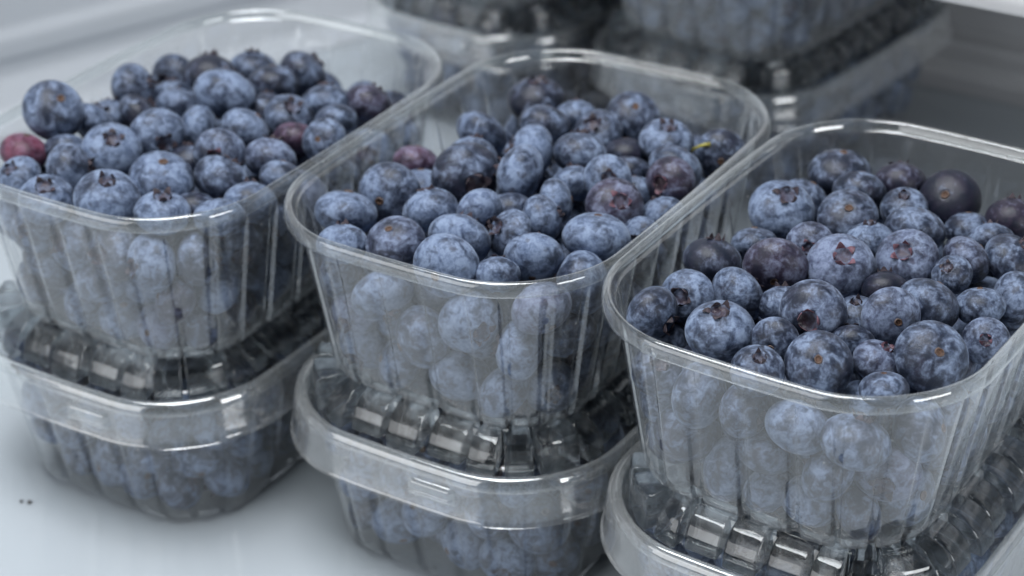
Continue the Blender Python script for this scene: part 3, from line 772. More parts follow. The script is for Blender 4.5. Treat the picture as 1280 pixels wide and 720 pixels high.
WALLSEEN = [
(-908, 777, 998, 922, 'L', 'blueberry behind the clear wall of the left punnet, top row, first from left'),
(-805, 904, 1014, 744, 'L', 'blueberry behind the clear wall of the left punnet, top row, second from left'),
(-776, 1001, 897, 833, 'L', 'blueberry behind the clear wall of the left punnet, top row, third from left'),
(-746, 1097, 763, 891, 'L', 'blueberry behind the clear wall of the left punnet, top row, fourth from left'),
(-702, 1107, 997, 929, 'L', 'blueberry behind the clear wall of the left punnet, top row, fifth from left'),
(-602, 1239, 1009, 809, 'L', 'blueberry behind the clear wall of the left punnet, top row, sixth from left'),
(-491, 1420, 1007, 826, 'L', 'blueberry behind the clear wall of the left punnet, top row, seventh from left'),
(-413, 1564, 1001, 890, 'L', 'blueberry behind the clear wall of the left punnet, top row, eighth from left'),
(-1565, 895, 1014, 765, 'L', 'blueberry behind the clear wall of the left punnet, second row down, first from left'),
(-1534, 921, 870, 933, 'L', 'blueberry behind the clear wall of the left punnet, second row down, second from left'),
(-1424, 829, 996, 936, 'L', 'blueberry behind the clear wall of the left punnet, second row down, third from left'),
(-1281, 731, 1003, 872, 'L', 'blueberry behind the clear wall of the left punnet, second row down, fourth from left'),
(-1148, 655, 1003, 874, 'L', 'blueberry behind the clear wall of the left punnet, second row down, fifth from left'),
(-1000, 655, 1012, 778, 'L', 'blueberry behind the clear wall of the left punnet, second row down, sixth from left'),
(-873, 867, 870, 903, 'L', 'blueberry behind the clear wall of the left punnet, second row down, seventh from left'),
(-825, 959, 754, 803, 'L', 'blueberry behind the clear wall of the left punnet, second row down, eighth from left'),
(-1409, 850, 756, 820, 'L', 'blueberry behind the clear wall of the left punnet, lowest row, first from left'),
(-1339, 792, 874, 879, 'L', 'blueberry behind the clear wall of the left punnet, lowest row, second from left'),
(-1277, 765, 752, 781, 'L', 'blueberry behind the clear wall of the left punnet, lowest row, third from left'),
(-1159, 686, 747, 726, 'L', 'blueberry behind the clear wall of the left punnet, lowest row, fourth from left'),
(-1087, 653, 865, 722, 'L', 'blueberry behind the clear wall of the left punnet, lowest row, fifth from left'),
(-1023, 690, 749, 749, 'L', 'blueberry behind the clear wall of the left punnet, lowest row, sixth from left'),
(-957, 713, 867, 755, 'L', 'blueberry behind the clear wall of the left punnet, lowest row, seventh from left'),
(-924, 789, 748, 736, 'L', 'blueberry behind the clear wall of the left punnet, lowest row, eighth from left'),
(-538, 540, 1016, 743, 'M', 'blueberry behind the clear wall of the middle punnet, top row, first from left'),
(-399, 425, 998, 924, 'M', 'blueberry behind the clear wall of the middle punnet, top row, second from left'),
(-257, 513, 994, 820, 'M', 'blueberry behind the clear wall of the middle punnet, top row, third from left'),
(247, 427, 904, 885, 'M', 'blueberry behind the clear wall of the middle punnet, top row, fourth from left'),
(329, 504, 1012, 778, 'M', 'blueberry behind the clear wall of the middle punnet, top row, fifth from left'),
(516, 814, 1005, 853, 'M', 'blueberry behind the clear wall of the middle punnet, top row, sixth from left'),
(674, 1056, 1006, 806, 'M', 'blueberry behind the clear wall of the middle punnet, top row, seventh from left'),
(-496, 498, 897, 723, 'M', 'blueberry behind the clear wall of the middle punnet, second row down, first from left'),
(-280, 373, 874, 934, 'M', 'blueberry behind the clear wall of the middle punnet, second row down, second from left'),
(-127, 252, 998, 920, 'M', 'blueberry behind the clear wall of the middle punnet, second row down, third from left'),
(18, 208, 920, 897, 'M', 'blueberry behind the clear wall of the middle punnet, second row down, fourth from left'),
(166, 282, 929, 834, 'M', 'blueberry behind the clear wall of the middle punnet, second row down, fifth from left'),
(283, 512, 755, 809, 'M', 'blueberry behind the clear wall of the middle punnet, second row down, sixth from left'),
(-470, 521, 758, 844, 'M', 'blueberry behind the clear wall of the middle punnet, lowest row, first from left'),
(-360, 426, 750, 761, 'M', 'blueberry behind the clear wall of the middle punnet, lowest row, second from left'),
(-166, 318, 764, 902, 'M', 'blueberry behind the clear wall of the middle punnet, lowest row, third from left'),
(-32, 232, 756, 820, 'M', 'blueberry behind the clear wall of the middle punnet, lowest row, fourth from left'),
(112, 258, 753, 790, 'M', 'blueberry behind the clear wall of the middle punnet, lowest row, fifth from left'),
(197, 382, 759, 846, 'M', 'blueberry behind the clear wall of the middle punnet, lowest row, sixth from left'),
(417, -88, 1017, 727, 'R', 'blueberry behind the clear wall of the right punnet, top row, first from left'),
(437, 56, 1012, 783, 'R', 'blueberry behind the clear wall of the right punnet, top row, second from left'),
(522, -199, 1002, 882, 'R', 'blueberry behind the clear wall of the right punnet, top row, third from left'),
(987, -302, 1003, 867, 'R', 'blueberry behind the clear wall of the right punnet, top row, fourth from left'),
(1109, -405, 1006, 836, 'R', 'blueberry behind the clear wall of the right punnet, top row, fifth from left'),
(1197, -274, 1004, 859, 'R', 'blueberry behind the clear wall of the right punnet, top row, sixth from left'),
(1354, -52, 1009, 804, 'R', 'blueberry behind the clear wall of the right punnet, top row, seventh from left'),
(499, -148, 851, 899, 'R', 'blueberry behind the clear wall of the right punnet, second row down, first from left'),
(643, -296, 1013, 766, 'R', 'blueberry behind the clear wall of the right punnet, second row down, second from left'),
(702, -310, 884, 784, 'R', 'blueberry behind the clear wall of the right punnet, second row down, third from left'),
(779, -376, 1004, 856, 'R', 'blueberry behind the clear wall of the right punnet, second row down, fourth from left'),
(925, -456, 1002, 884, 'R', 'blueberry behind the clear wall of the right punnet, second row down, fifth from left'),
(1023, -431, 885, 882, 'R', 'blueberry behind the clear wall of the right punnet, second row down, sixth from left'),
(1180, -274, 861, 772, 'R', 'blueberry behind the clear wall of the right punnet, second row down, seventh from left'),
(615, -215, 764, 900, 'R', 'blueberry behind the clear wall of the right punnet, lowest row, first from left'),
(720, -302, 748, 741, 'R', 'blueberry behind the clear wall of the right punnet, lowest row, second from left'),
(827, -371, 751, 770, 'R', 'blueberry behind the clear wall of the right punnet, lowest row, third from left'),
(864, -418, 874, 782, 'R', 'blueberry behind the clear wall of the right punnet, lowest row, fourth from left'),
(952, -428, 753, 785, 'R', 'blueberry behind the clear wall of the right punnet, lowest row, fifth from left'),
(1089, -358, 765, 907, 'R', 'blueberry behind the clear wall of the right punnet, lowest row, sixth from left'),
(-1636, 1234, 474, 868, 'boxL', 'blueberry in the lidded box under the left punnet, top row, first from left'),
(-1028, 891, 471, 898, 'boxL', 'blueberry in the lidded box under the left punnet, top row, second from left'),
(-882, 1121, 488, 732, 'boxL', 'blueberry in the lidded box under the left punnet, top row, third from left'),
(-791, 997, 470, 911, 'boxL', 'blueberry in the lidded box under the left punnet, top row, fourth from left'),
(-789, 1235, 480, 806, 'boxL', 'blueberry in the lidded box under the left punnet, top row, fifth from left'),
(-741, 1117, 357, 937, 'boxL', 'blueberry in the lidded box under the left punnet, top row, sixth from left'),
(-661, 1167, 488, 734, 'boxL', 'blueberry in the lidded box under the left punnet, top row, seventh from left'),
(-1665, 955, 482, 786, 'boxL', 'blueberry in the lidded box under the left punnet, second row down, first from left'),
(-1530, 865, 472, 892, 'boxL', 'blueberry in the lidded box under the left punnet, second row down, second from left'),
(-1379, 902, 487, 742, 'boxL', 'blueberry in the lidded box under the left punnet, second row down, third from left'),
(-1238, 836, 472, 886, 'boxL', 'blueberry in the lidded box under the left punnet, second row down, fourth from left'),
(-1104, 736, 475, 863, 'boxL', 'blueberry in the lidded box under the left punnet, second row down, fifth from left'),
(-938, 748, 476, 849, 'boxL', 'blueberry in the lidded box under the left punnet, second row down, sixth from left'),
(-880, 877, 395, 899, 'boxL', 'blueberry in the lidded box under the left punnet, second row down, seventh from left'),
(-1623, 965, 332, 921, 'boxL', 'blueberry in the lidded box under the left punnet, third row down, first from left'),
(-1400, 796, 383, 849, 'boxL', 'blueberry in the lidded box under the left punnet, third row down, second from left'),
(-1008, 690, 361, 780, 'boxL', 'blueberry in the lidded box under the left punnet, third row down, third from left'),
(-947, 800, 263, 855, 'boxL', 'blueberry in the lidded box under the left punnet, third row down, fourth from left'),
(-859, 950, 247, 875, 'boxL', 'blueberry in the lidded box under the left punnet, third row down, fifth from left'),
(-764, 1138, 120, 856, 'boxL', 'blueberry in the lidded box under the left punnet, third row down, sixth from left'),
(-1522, 885, 245, 738, 'boxL', 'blueberry in the lidded box under the left punnet, fourth row down, first from left'),
(-1352, 779, 238, 734, 'boxL', 'blueberry in the lidded box under the left punnet, fourth row down, second from left'),
(-1277, 703, 396, 740, 'boxL', 'blueberry in the lidded box under the left punnet, fourth row down, third from left'),
(-1151, 651, 361, 725, 'boxL', 'blueberry in the lidded box under the left punnet, fourth row down, fourth from left'),
(-1078, 684, 239, 806, 'boxL', 'blueberry in the lidded box under the left punnet, fourth row down, fifth from left'),
(-917, 884, 114, 803, 'boxL', 'blueberry in the lidded box under the left punnet, fourth row down, sixth from left'),
(-1530, 919, 109, 754, 'boxL', 'blueberry in the lidded box under the left punnet, lowest row, first from left'),
(-1406, 844, 113, 793, 'boxL', 'blueberry in the lidded box under the left punnet, lowest row, second from left'),
(-1284, 766, 112, 777, 'boxL', 'blueberry in the lidded box under the left punnet, lowest row, third from left'),
(-1230, 702, 254, 756, 'boxL', 'blueberry in the lidded box under the left punnet, lowest row, fourth from left'),
(-1155, 705, 118, 838, 'boxL', 'blueberry in the lidded box under the left punnet, lowest row, fifth from left'),
(-1006, 757, 120, 856, 'boxL', 'blueberry in the lidded box under the left punnet, lowest row, sixth from left'),
(-540, 689, 474, 871, 'boxM', 'blueberry in the lidded box under the middle punnet, top row, first from left'),
(-268, 568, 478, 827, 'boxM', 'blueberry in the lidded box under the middle punnet, top row, second from left'),
(169, 588, 474, 869, 'boxM', 'blueberry in the lidded box under the middle punnet, top row, third from left'),
(268, 720, 474, 866, 'boxM', 'blueberry in the lidded box under the middle punnet, top row, fourth from left'),
(272, 377, 482, 788, 'boxM', 'blueberry in the lidded box under the middle punnet, top row, fifth from left'),
(333, 498, 408, 798, 'boxM', 'blueberry in the lidded box under the middle punnet, top row, sixth from left'),
(412, 631, 467, 940, 'boxM', 'blueberry in the lidded box under the middle punnet, top row, seventh from left'),
(-553, 557, 402, 723, 'boxM', 'blueberry in the lidded box under the middle punnet, second row down, first from left'),
(-373, 459, 485, 759, 'boxM', 'blueberry in the lidded box under the middle punnet, second row down, second from left'),
(-269, 303, 480, 815, 'boxM', 'blueberry in the lidded box under the middle punnet, second row down, third from left'),
(-90, 360, 474, 866, 'boxM', 'blueberry in the lidded box under the middle punnet, second row down, fourth from left'),
(56, 453, 467, 936, 'boxM', 'blueberry in the lidded box under the middle punnet, second row down, fifth from left'),
(168, 229, 478, 829, 'boxM', 'blueberry in the lidded box under the middle punnet, second row down, sixth from left'),
(216, 313, 364, 723, 'boxM', 'blueberry in the lidded box under the middle punnet, second row down, seventh from left'),
(-492, 527, 257, 937, 'boxM', 'blueberry in the lidded box under the middle punnet, third row down, first from left'),
(-477, 443, 392, 726, 'boxM', 'blueberry in the lidded box under the middle punnet, third row down, second from left'),
(-349, 375, 364, 811, 'boxM', 'blueberry in the lidded box under the middle punnet, third row down, third from left'),
(-221, 295, 333, 765, 'boxM', 'blueberry in the lidded box under the middle punnet, third row down, fourth from left'),
(-146, 220, 448, 727, 'boxM', 'blueberry in the lidded box under the middle punnet, third row down, fifth from left'),
(9, 227, 436, 871, 'boxM', 'blueberry in the lidded box under the middle punnet, third row down, sixth from left'),
(193, 337, 222, 815, 'boxM', 'blueberry in the lidded box under the middle punnet, third row down, seventh from left'),
(-385, 454, 124, 903, 'boxM', 'blueberry in the lidded box under the middle punnet, lowest row, first from left'),
(-296, 366, 221, 785, 'boxM', 'blueberry in the lidded box under the middle punnet, lowest row, second from left'),
(-174, 322, 126, 916, 'boxM', 'blueberry in the lidded box under the middle punnet, lowest row, third from left'),
(-93, 220, 310, 785, 'boxM', 'blueberry in the lidded box under the middle punnet, lowest row, fourth from left'),
(-33, 234, 119, 846, 'boxM', 'blueberry in the lidded box under the middle punnet, lowest row, fifth from left'),
(68, 220, 269, 938, 'boxM', 'blueberry in the lidded box under the middle punnet, lowest row, sixth from left'),
(116, 263, 115, 806, 'boxM', 'blueberry in the lidded box under the middle punnet, lowest row, seventh from left'),
(532, 159, 480, 812, 'boxR', 'blueberry in the lidded box under the right punnet, top row, first from left'),
(1263, -116, 485, 758, 'boxR', 'blueberry in the lidded box under the right punnet, top row, second from left'),
(1362, 77, 467, 936, 'boxR', 'blueberry in the lidded box under the right punnet, top row, third from left'),
(1407, -98, 488, 731, 'boxR', 'blueberry in the lidded box under the right punnet, top row, fourth from left'),
(1510, 90, 392, 775, 'boxR', 'blueberry in the lidded box under the right punnet, top row, fifth from left'),
(1565, 185, 488, 725, 'boxR', 'blueberry in the lidded box under the right punnet, top row, sixth from left'),
(453, 14, 472, 894, 'boxR', 'blueberry in the lidded box under the right punnet, second row down, first from left'),
(573, -112, 473, 877, 'boxR', 'blueberry in the lidded box under the right punnet, second row down, second from left'),
(795, -162, 488, 729, 'boxR', 'blueberry in the lidded box under the right punnet, second row down, third from left'),
(994, -215, 476, 851, 'boxR', 'blueberry in the lidded box under the right punnet, second row down, fourth from left'),
(1123, -298, 487, 745, 'boxR', 'blueberry in the lidded box under the right punnet, second row down, fifth from left'),
(1335, -169, 375, 750, 'boxR', 'blueberry in the lidded box under the right punnet, second row down, sixth from left'),
(460, -101, 355, 844, 'boxR', 'blueberry in the lidded box under the right punnet, lowest row, first from left'),
(542, -232, 376, 769, 'boxR', 'blueberry in the lidded box under the right punnet, lowest row, second from left'),
(668, -252, 473, 881, 'boxR', 'blueberry in the lidded box under the right punnet, lowest row, third from left'),
(762, -396, 480, 806, 'boxR', 'blueberry in the lidded box under the right punnet, lowest row, fourth from left'),
(856, -282, 400, 921, 'boxR', 'blueberry in the lidded box under the right punnet, lowest row, fifth from left'),
(1260, -293, 432, 768, 'boxR', 'blueberry in the lidded box under the right punnet, lowest row, sixth from left'),
(672, 3320, 753, 787, 'BR', 'blurred blueberry in the back right punnet, top row, first from left'),
(803, 3223, 765, 905, 'BR', 'blurred blueberry in the back right punnet, top row, second from left'),
(922, 3110, 754, 795, 'BR', 'blurred blueberry in the back right punnet, top row, third from left'),
(1065, 3031, 764, 903, 'BR', 'blurred blueberry in the back right punnet, top row, fourth from left'),
(1173, 3018, 889, 814, 'BR', 'blurred blueberry in the back right punnet, top row, fifth from left'),
(1222, 3085, 755, 815, 'BR', 'blurred blueberry in the back right punnet, top row, sixth from left'),
(577, 3524, 468, 926, 'boxBR', 'blurred blueberry in the back right lidded box, top row, first from left'),
(589, 3350, 453, 909, 'boxBR', 'blurred blueberry in the back right lidded box, top row, second from left'),
(797, 3357, 479, 824, 'boxBR', 'blurred blueberry in the back right lidded box, top row, third from left'),
(1285, 3055, 483, 735, 'boxBR', 'blurred blueberry in the back right lidded box, top row, fourth from left'),
(1416, 3207, 488, 723, 'boxBR', 'blurred blueberry in the back right lidded box, top row, fifth from left'),
(1506, 3340, 473, 880, 'boxBR', 'blurred blueberry in the back right lidded box, top row, sixth from left'),
(1586, 3563, 470, 907, 'boxBR', 'blurred blueberry in the back right lidded box, top row, seventh from left'),
(1747, 3627, 473, 883, 'boxBR', 'blurred blueberry in the back right lidded box, top row, eighth from left'),
(1916, 3845, 483, 780, 'boxBR', 'blurred blueberry in the back right lidded box, top row, ninth from left'),
(701, 3226, 476, 847, 'boxBR', 'blurred blueberry in the back right lidded box, lowest row, first from left'),
(828, 3147, 396, 939, 'boxBR', 'blurred blueberry in the back right lidded box, lowest row, second from left'),
(946, 3033, 467, 936, 'boxBR', 'blurred blueberry in the back right lidded box, lowest row, third from left'),
(1031, 2982, 349, 752, 'boxBR', 'blurred blueberry in the back right lidded box, lowest row, fourth from left'),
(1103, 2960, 477, 842, 'boxBR', 'blurred blueberry in the back right lidded box, lowest row, fifth from left'),
(1122, 3004, 241, 847, 'boxBR', 'blurred blueberry in the back right lidded box, lowest row, sixth from left'),
(1189, 3051, 114, 796, 'boxBR', 'blurred blueberry in the back right lidded box, lowest row, seventh from left'),
(1205, 3002, 374, 742, 'boxBR', 'blurred blueberry in the back right lidded box, lowest row, eighth from left'),
(-415, 3974, 405, 815, 'boxBL', 'blurred blueberry in the back left lidded box, top row, first from left'),
(-307, 3882, 479, 820, 'boxBL', 'blurred blueberry in the back left lidded box, top row, second from left'),
(-47, 3705, 473, 877, 'boxBL', 'blurred blueberry in the back left lidded box, top row, third from left'),
(128, 3685, 468, 934, 'boxBL', 'blurred blueberry in the back left lidded box, top row, fourth from left'),
(329, 3902, 402, 850, 'boxBL', 'blurred blueberry in the back left lidded box, top row, fifth from left'),
(423, 3996, 484, 774, 'boxBL', 'blurred blueberry in the back left lidded box, top row, sixth from left'),
(-375, 3976, 252, 823, 'boxBL', 'blurred blueberry in the back left lidded box, lowest row, first from left'),
(-233, 3885, 239, 892, 'boxBL', 'blurred blueberry in the back left lidded box, lowest row, second from left'),
(-190, 3810, 403, 795, 'boxBL', 'blurred blueberry in the back left lidded box, lowest row, third from left'),
(-97, 3782, 269, 889, 'boxBL', 'blurred blueberry in the back left lidded box, lowest row, fourth from left'),
(261, 3854, 258, 894, 'boxBL', 'blurred blueberry in the back left lidded box, lowest row, fifth from left'),
]
PACKED = [
(281,444,277,737),(964,3044,890,768),(-498,554,106,722),(565,-33,974,934),(-484,4115,430,846),(456,-41,749,748),(1687,3593,328,887),(430,-28,892,720),
(-1628,993,174,773),(-834,1007,108,736),(-102,543,468,929),(1248,3213,468,927),(1255,3100,263,906),(184,3851,470,907),(-137,4028,475,861),(405,639,1003,844),
(1385,37,877,846),(1262,-149,911,875),(-307,3951,113,792),(74,3983,473,876),(760,-207,1012,776),(-1633,1026,1001,888),(-1596,1020,756,824),(1431,3348,767,930),
(907,-158,1006,838),(-1532,1154,372,929),(237,430,110,762),(1456,112,1003,870),(-4,343,1013,768),(1505,262,766,925),(1307,-46,758,845),(334,547,204,723),
(1235,-168,749,745),(-58,3877,469,915),(1498,3393,227,877),(-414,4073,126,915),(443,737,888,874),(1409,-31,349,867),(737,3500,485,756),(1118,3115,478,830),
(765,-5,470,909),(1428,123,752,778),(1572,3440,365,834),(911,-81,412,939),(1026,3034,116,817),(1351,3159,370,723),(1087,3274,478,826),(-1157,975,485,761),
(1392,3299,125,915),(889,3502,481,804),(1413,3269,292,839),(172,3725,296,803),(1818,3804,124,901),(237,4016,475,865),(1422,237,478,830),(614,1007,874,856),
(443,4079,352,877),(-425,1735,1004,864),(379,675,124,897),(1290,3167,117,827),(-687,1207,239,770),(1348,3343,478,831),(400,4088,125,914),(-133,3829,115,814),
(614,38,441,792),(999,3402,485,759),(957,3193,485,760),(-443,818,419,927),(362,3984,265,840),(-1178,775,865,861),(-409,605,406,826),(1671,3864,487,735),
(-293,729,471,898),(713,3256,313,892),(1556,3474,110,756),(49,3804,363,927),(1424,3482,479,820),(1764,3695,225,784),(-345,4077,485,759),(687,1134,876,819),
(546,4225,357,892),(-734,1374,443,782),(-14,3744,114,801),(1493,376,482,794),(36,3697,244,733),(-1032,1077,470,906),(1650,3598,120,864),(1785,3780,485,755),
(1610,3504,236,749),(420,892,482,790),(-216,436,410,804),(396,648,296,884),(1811,3713,361,755),(544,876,877,742),(1864,3827,274,870),(708,3725,486,752),
(513,4130,479,817),(1455,67,228,841),(1288,105,1001,885),(306,3951,121,872),(-462,4134,273,797),(-1362,1104,483,777),(-1198,874,1001,893),(-1688,1094,419,836),
(-1062,786,963,885),(1579,546,474,871),(1534,3795,476,847),(-662,1208,861,913),(1292,3127,885,745),(947,3072,255,902),(1161,3412,482,786),(61,1568,1004,862),
(-915,1032,371,759),(1548,197,264,852),(1074,-66,473,879),(-391,598,1001,893),(848,3156,923,928),(338,559,885,801),(1886,4001,475,864),(491,4158,233,753),
(1415,283,999,905),(618,3468,760,861),(-359,512,872,777),(-225,4165,480,809),(-635,1271,373,889),(1076,-153,997,928),(816,3163,241,724),(503,4212,110,761),
(1282,3242,768,939),(-262,4016,364,908),(837,-209,763,894),(1585,425,366,881),(-1462,1004,405,875),(84,367,331,805),(192,457,386,781),(1548,3479,761,869),
(-39,4153,483,778),(683,106,1010,797),(1401,3647,467,938),(653,-164,913,814),(857,-272,908,867),(1023,-337,370,894),(-759,1275,1001,887),(623,1340,1005,852),
(365,659,766,916),(473,818,120,861),(1061,2978,977,721),(186,579,999,915),(-876,1117,241,895),(522,984,997,933),(-123,443,1007,831),(1288,642,999,909),
(1562,306,128,937),(1486,300,356,750),(1274,3515,419,879),(-106,366,891,795),(185,875,1014,761),(714,1208,1010,805),(1498,160,116,820),(-1223,860,259,873),
(-1285,990,398,932),(1242,-48,352,865),(945,370,1007,834),(1159,-182,398,823),(1723,4008,481,795),(376,4209,397,754),(-549,1854,1018,721),(-1449,983,1015,737),
(538,184,1000,896),(-606,1525,1008,800),(146,1267,1017,734),(-445,797,996,901),(104,751,1013,765),(-566,1672,1007,831),(919,3304,388,902),(1136,741,1002,884),
(709,3274,905,902),(-1435,1226,477,727),(227,3823,109,751),(-439,4266,475,862),(-671,1277,114,802),(-257,686,1005,850),(332,789,251,843),(-560,1590,867,866),
(82,1136,1011,785),(1024,-169,335,764),(1120,3172,848,857),(-922,1206,997,934),(-60,440,761,870),(-1091,818,336,820),(599,3518,295,862),(645,4361,351,863),
(89,4235,482,793),(-640,1380,1014,756),(-1450,992,758,836),(-1619,1109,874,789),(-135,596,1017,732),(739,500,1009,806),(-705,1939,1008,820),(-1277,1172,997,932),
(4,1269,1015,753),(822,3836,472,889),(220,4043,233,844),(981,833,997,932),(-945,1183,373,818),(1649,632,337,878),(243,4185,476,852),(-242,617,863,902),
(1068,475,1005,850),(-219,481,766,918),(969,3239,246,860),(712,4491,257,926),(-1607,1181,1011,790),(1196,935,1007,828),(1701,365,475,864),(1149,-8,1016,739),
(-819,1269,182,890),(-1395,1002,125,914),(-509,657,916,914),(-1383,923,277,884),(212,756,339,759),(1737,519,435,825),(-63,1410,1003,870),(1397,451,1002,879),
(-159,3959,111,770),(17,618,1001,891),(723,-51,1005,848),(-1555,1344,395,837),(-711,1599,481,802),(1089,315,1013,768),(-588,1408,114,803),(-39,346,228,864),
(441,1282,997,932),(-1502,1039,249,806),(672,53,287,902),(-854,1059,1017,734),(1105,3164,181,939),(50,361,859,910),(-78,1115,1003,867),(593,-72,751,767),
(1276,805,1013,774),(-234,466,106,724),(1874,3978,271,724),(1148,3229,331,884),(388,776,395,745),(1206,22,484,767),(1422,3399,360,745),(718,3418,356,885),
(1389,3251,897,819),(-108,765,998,916),(279,893,393,892),(1081,3536,484,771),(894,3718,386,823),(-1106,1212,990,905),(317,1014,1014,764),(218,591,127,928),
(965,3270,771,897),(-989,1513,997,929),(797,321,1008,817),(573,4284,218,791),(-894,1374,1007,832),(-1068,819,750,762),(-1218,1332,1004,861),(-1372,1119,310,910),
(-522,678,315,808),(-384,649,262,734),(604,3365,260,786),(1232,482,1006,842),(975,213,1010,795),(-885,1365,476,854),(-301,4130,244,871),(-739,1292,750,762),
(-854,1595,1005,759),(-420,1661,873,851),(1002,-226,876,732),(1240,108,366,792),(1244,3355,368,867),(1654,3614,767,931),(641,4530,115,810),(2,3889,109,755),
(-714,1631,1015,749),(-1300,1006,1008,819),(23,992,1013,770),(170,1016,1016,744),(120,425,1004,857),(-482,671,761,868),(-464,700,125,910),(1626,263,383,765),
(1218,3648,485,757),(1673,3754,116,818),(-128,3934,347,767),(-842,1856,998,922),(675,1203,750,758),(363,863,975,895),(-769,1509,352,937),(-819,1272,341,835),
(-591,1559,112,785),(-229,626,302,922),(1686,652,487,741),(511,79,330,839),(1671,3751,391,793),(1490,3572,214,868),(-7,3928,254,881),(109,3832,215,740),
(-1062,1760,993,900),(-1110,1026,1000,897),(-687,1784,1000,904),(-1296,1473,1001,872),(-1063,917,875,859),(-125,953,1007,830),(1509,508,885,876),(1008,635,1002,883),
(-718,1370,280,754),(-1502,1112,113,788),(1836,3963,122,883),(287,4092,361,729),(139,4281,350,738),(317,4335,472,891),(-981,924,1007,834),(-251,1100,998,923),
(101,1409,1004,855),(281,1322,1011,790),(1398,683,878,903),(1006,59,1009,807),(961,-281,750,763),(896,523,1004,857),(901,714,913,801),(-730,1560,109,747),
(26,652,487,741),(-50,454,340,874),(365,1042,356,721),(-316,768,325,812),(1138,62,248,928),(768,-147,349,807),(471,-23,226,748),(836,3327,248,819),
(1021,3145,365,816),(894,3463,318,929),(1166,3364,225,901),(141,3944,330,830),(130,4112,381,878),(-1047,1358,1009,810),(-1193,884,752,782),(-510,1449,747,729),
(-444,1576,756,821),(-760,1468,999,908),(-1145,1479,1007,832),(-1442,1171,1015,753),(-648,1493,762,878),(-1531,1308,1013,767),(-1006,1921,999,915),(-1446,1435,1009,807),
(-1376,1304,1012,778),(-1391,1225,891,813),(-917,1720,1016,743),(-972,929,754,804),(-1108,1020,762,880),(-833,2021,1009,815),(-1376,945,889,795),(-1575,1164,749,748),
(-1143,1628,991,782),(-1139,1874,893,894),(-600,1332,763,893),(248,1465,1014,761),(355,1378,877,824),(522,975,761,873),(-358,901,886,907),(567,1168,1008,816),
(-153,1266,1003,872),(-338,578,750,760),(423,1119,968,853),(-121,519,883,733),(267,737,996,936),(662,1278,879,818),(250,944,893,835),(214,1601,1015,753),
(-348,979,1013,766),(474,822,759,855),(412,1463,997,932),(79,465,751,766),(161,1079,888,818),(-255,849,1001,894),(644,1068,747,730),(241,1151,1006,843),
(525,1211,877,762),(1671,513,885,825),(1441,362,877,784),(1475,604,998,916),(902,275,896,824),(1244,271,1001,890),(617,323,1011,786),(745,218,898,883),
(1326,538,880,865),(1290,380,886,913),(962,-48,903,907),(1598,456,1007,826),(1598,366,868,912),(1078,921,913,760),(1648,622,1002,884),(804,-115,890,876),
(1644,451,751,767),(1585,296,1006,840),(866,2,1015,748),(834,151,1009,807),(1609,603,766,920),(1197,180,885,826),(865,436,868,923),(1491,424,758,844),
(1235,3,893,806),(1145,593,936,757),(1355,205,873,925),(-1653,1122,259,873),(-1641,1115,108,740),(-1435,1274,327,749),(-1040,924,235,785),(-558,1607,486,752),
(-477,1809,474,873),(-953,1478,394,769),(-708,1683,356,899),(-613,1556,358,729),(-551,1349,484,774),(-631,1474,482,792),(-419,1626,416,847),(-503,1525,246,916),
(-661,1497,230,757),(-987,1036,128,939),(-863,1565,479,821),(-574,1379,268,772),(-1256,1022,230,899),(-1198,1131,469,922),(-492,1478,410,839),(-1047,1141,254,882),
(-465,1619,110,760),(-1034,1284,468,934),(-1287,1251,382,917),(-1421,1372,479,822),(-1479,1477,388,761),(-872,1685,303,907),(-1122,1014,337,875),(-771,1839,375,889),
(-1118,1159,112,777),(-328,598,122,876),(587,1149,459,859),(636,983,468,931),(237,599,319,908),(-53,852,332,804),(-386,955,483,781),(643,1347,473,877),
(138,489,242,848),(56,583,353,859),(-183,465,252,885),(296,976,254,747),(-258,890,419,893),(622,1347,319,750),(692,1216,295,911),(-118,817,471,899),
(-445,793,254,782),(456,1046,477,845),(-78,465,121,871),(298,1028,481,797),(75,406,119,851),(522,1022,336,889),(598,1014,119,850),(515,766,480,813),
(-335,505,279,820),(-166,934,252,874),(-84,685,376,921),(483,783,277,845),(735,1214,480,814),(-348,924,274,934),(1652,344,256,801),(815,-401,277,739),
(1670,442,125,907),(1027,202,477,842),(620,-107,317,854),(493,-94,108,743),(1711,490,279,833),(1050,-501,474,867),(619,288,480,811),(1337,-113,235,812),
(1554,727,463,841),(1262,-184,120,857),(875,-399,117,828),(1009,-271,125,908),(915,78,476,853),(1422,434,365,788),(1242,-249,273,900),(714,158,478,833),
(1169,-316,123,894),(899,-458,403,933),(1121,214,344,858),(1041,-435,126,921),(1171,-416,416,786),(1051,-483,319,774),(626,-261,254,805),(1153,264,123,886),
(1378,-19,115,807),(1413,536,476,846),(1155,-392,265,815),(524,48,110,764),(508,-171,229,757),(667,299,237,751),(577,-207,108,738),(933,-465,241,761),
(784,-268,256,768),(707,-282,120,859),(856,-240,119,855),(1274,260,405,883),(708,-340,352,761),(1051,3314,122,878),(651,3345,116,824),(769,3246,121,870),
(1530,3677,357,902),(628,3499,125,906),(804,3592,388,829),(1744,4155,487,744),(1275,3257,237,773),(1061,3404,346,926),(982,3586,382,823),(656,3636,382,766),
(1287,3688,364,790),(1329,3408,246,867),(1297,3777,484,775),(1400,3471,121,867),(1028,3707,476,847),(1326,3574,265,873),(1195,3272,106,724),(898,3137,120,857),
(1579,3973,488,734),(790,3414,122,881),(1408,3788,378,812),(1603,3888,366,803),(1777,3903,382,893),(1220,3457,1164,864),(1568,4127,1158,730),(1210,3210,969,724),
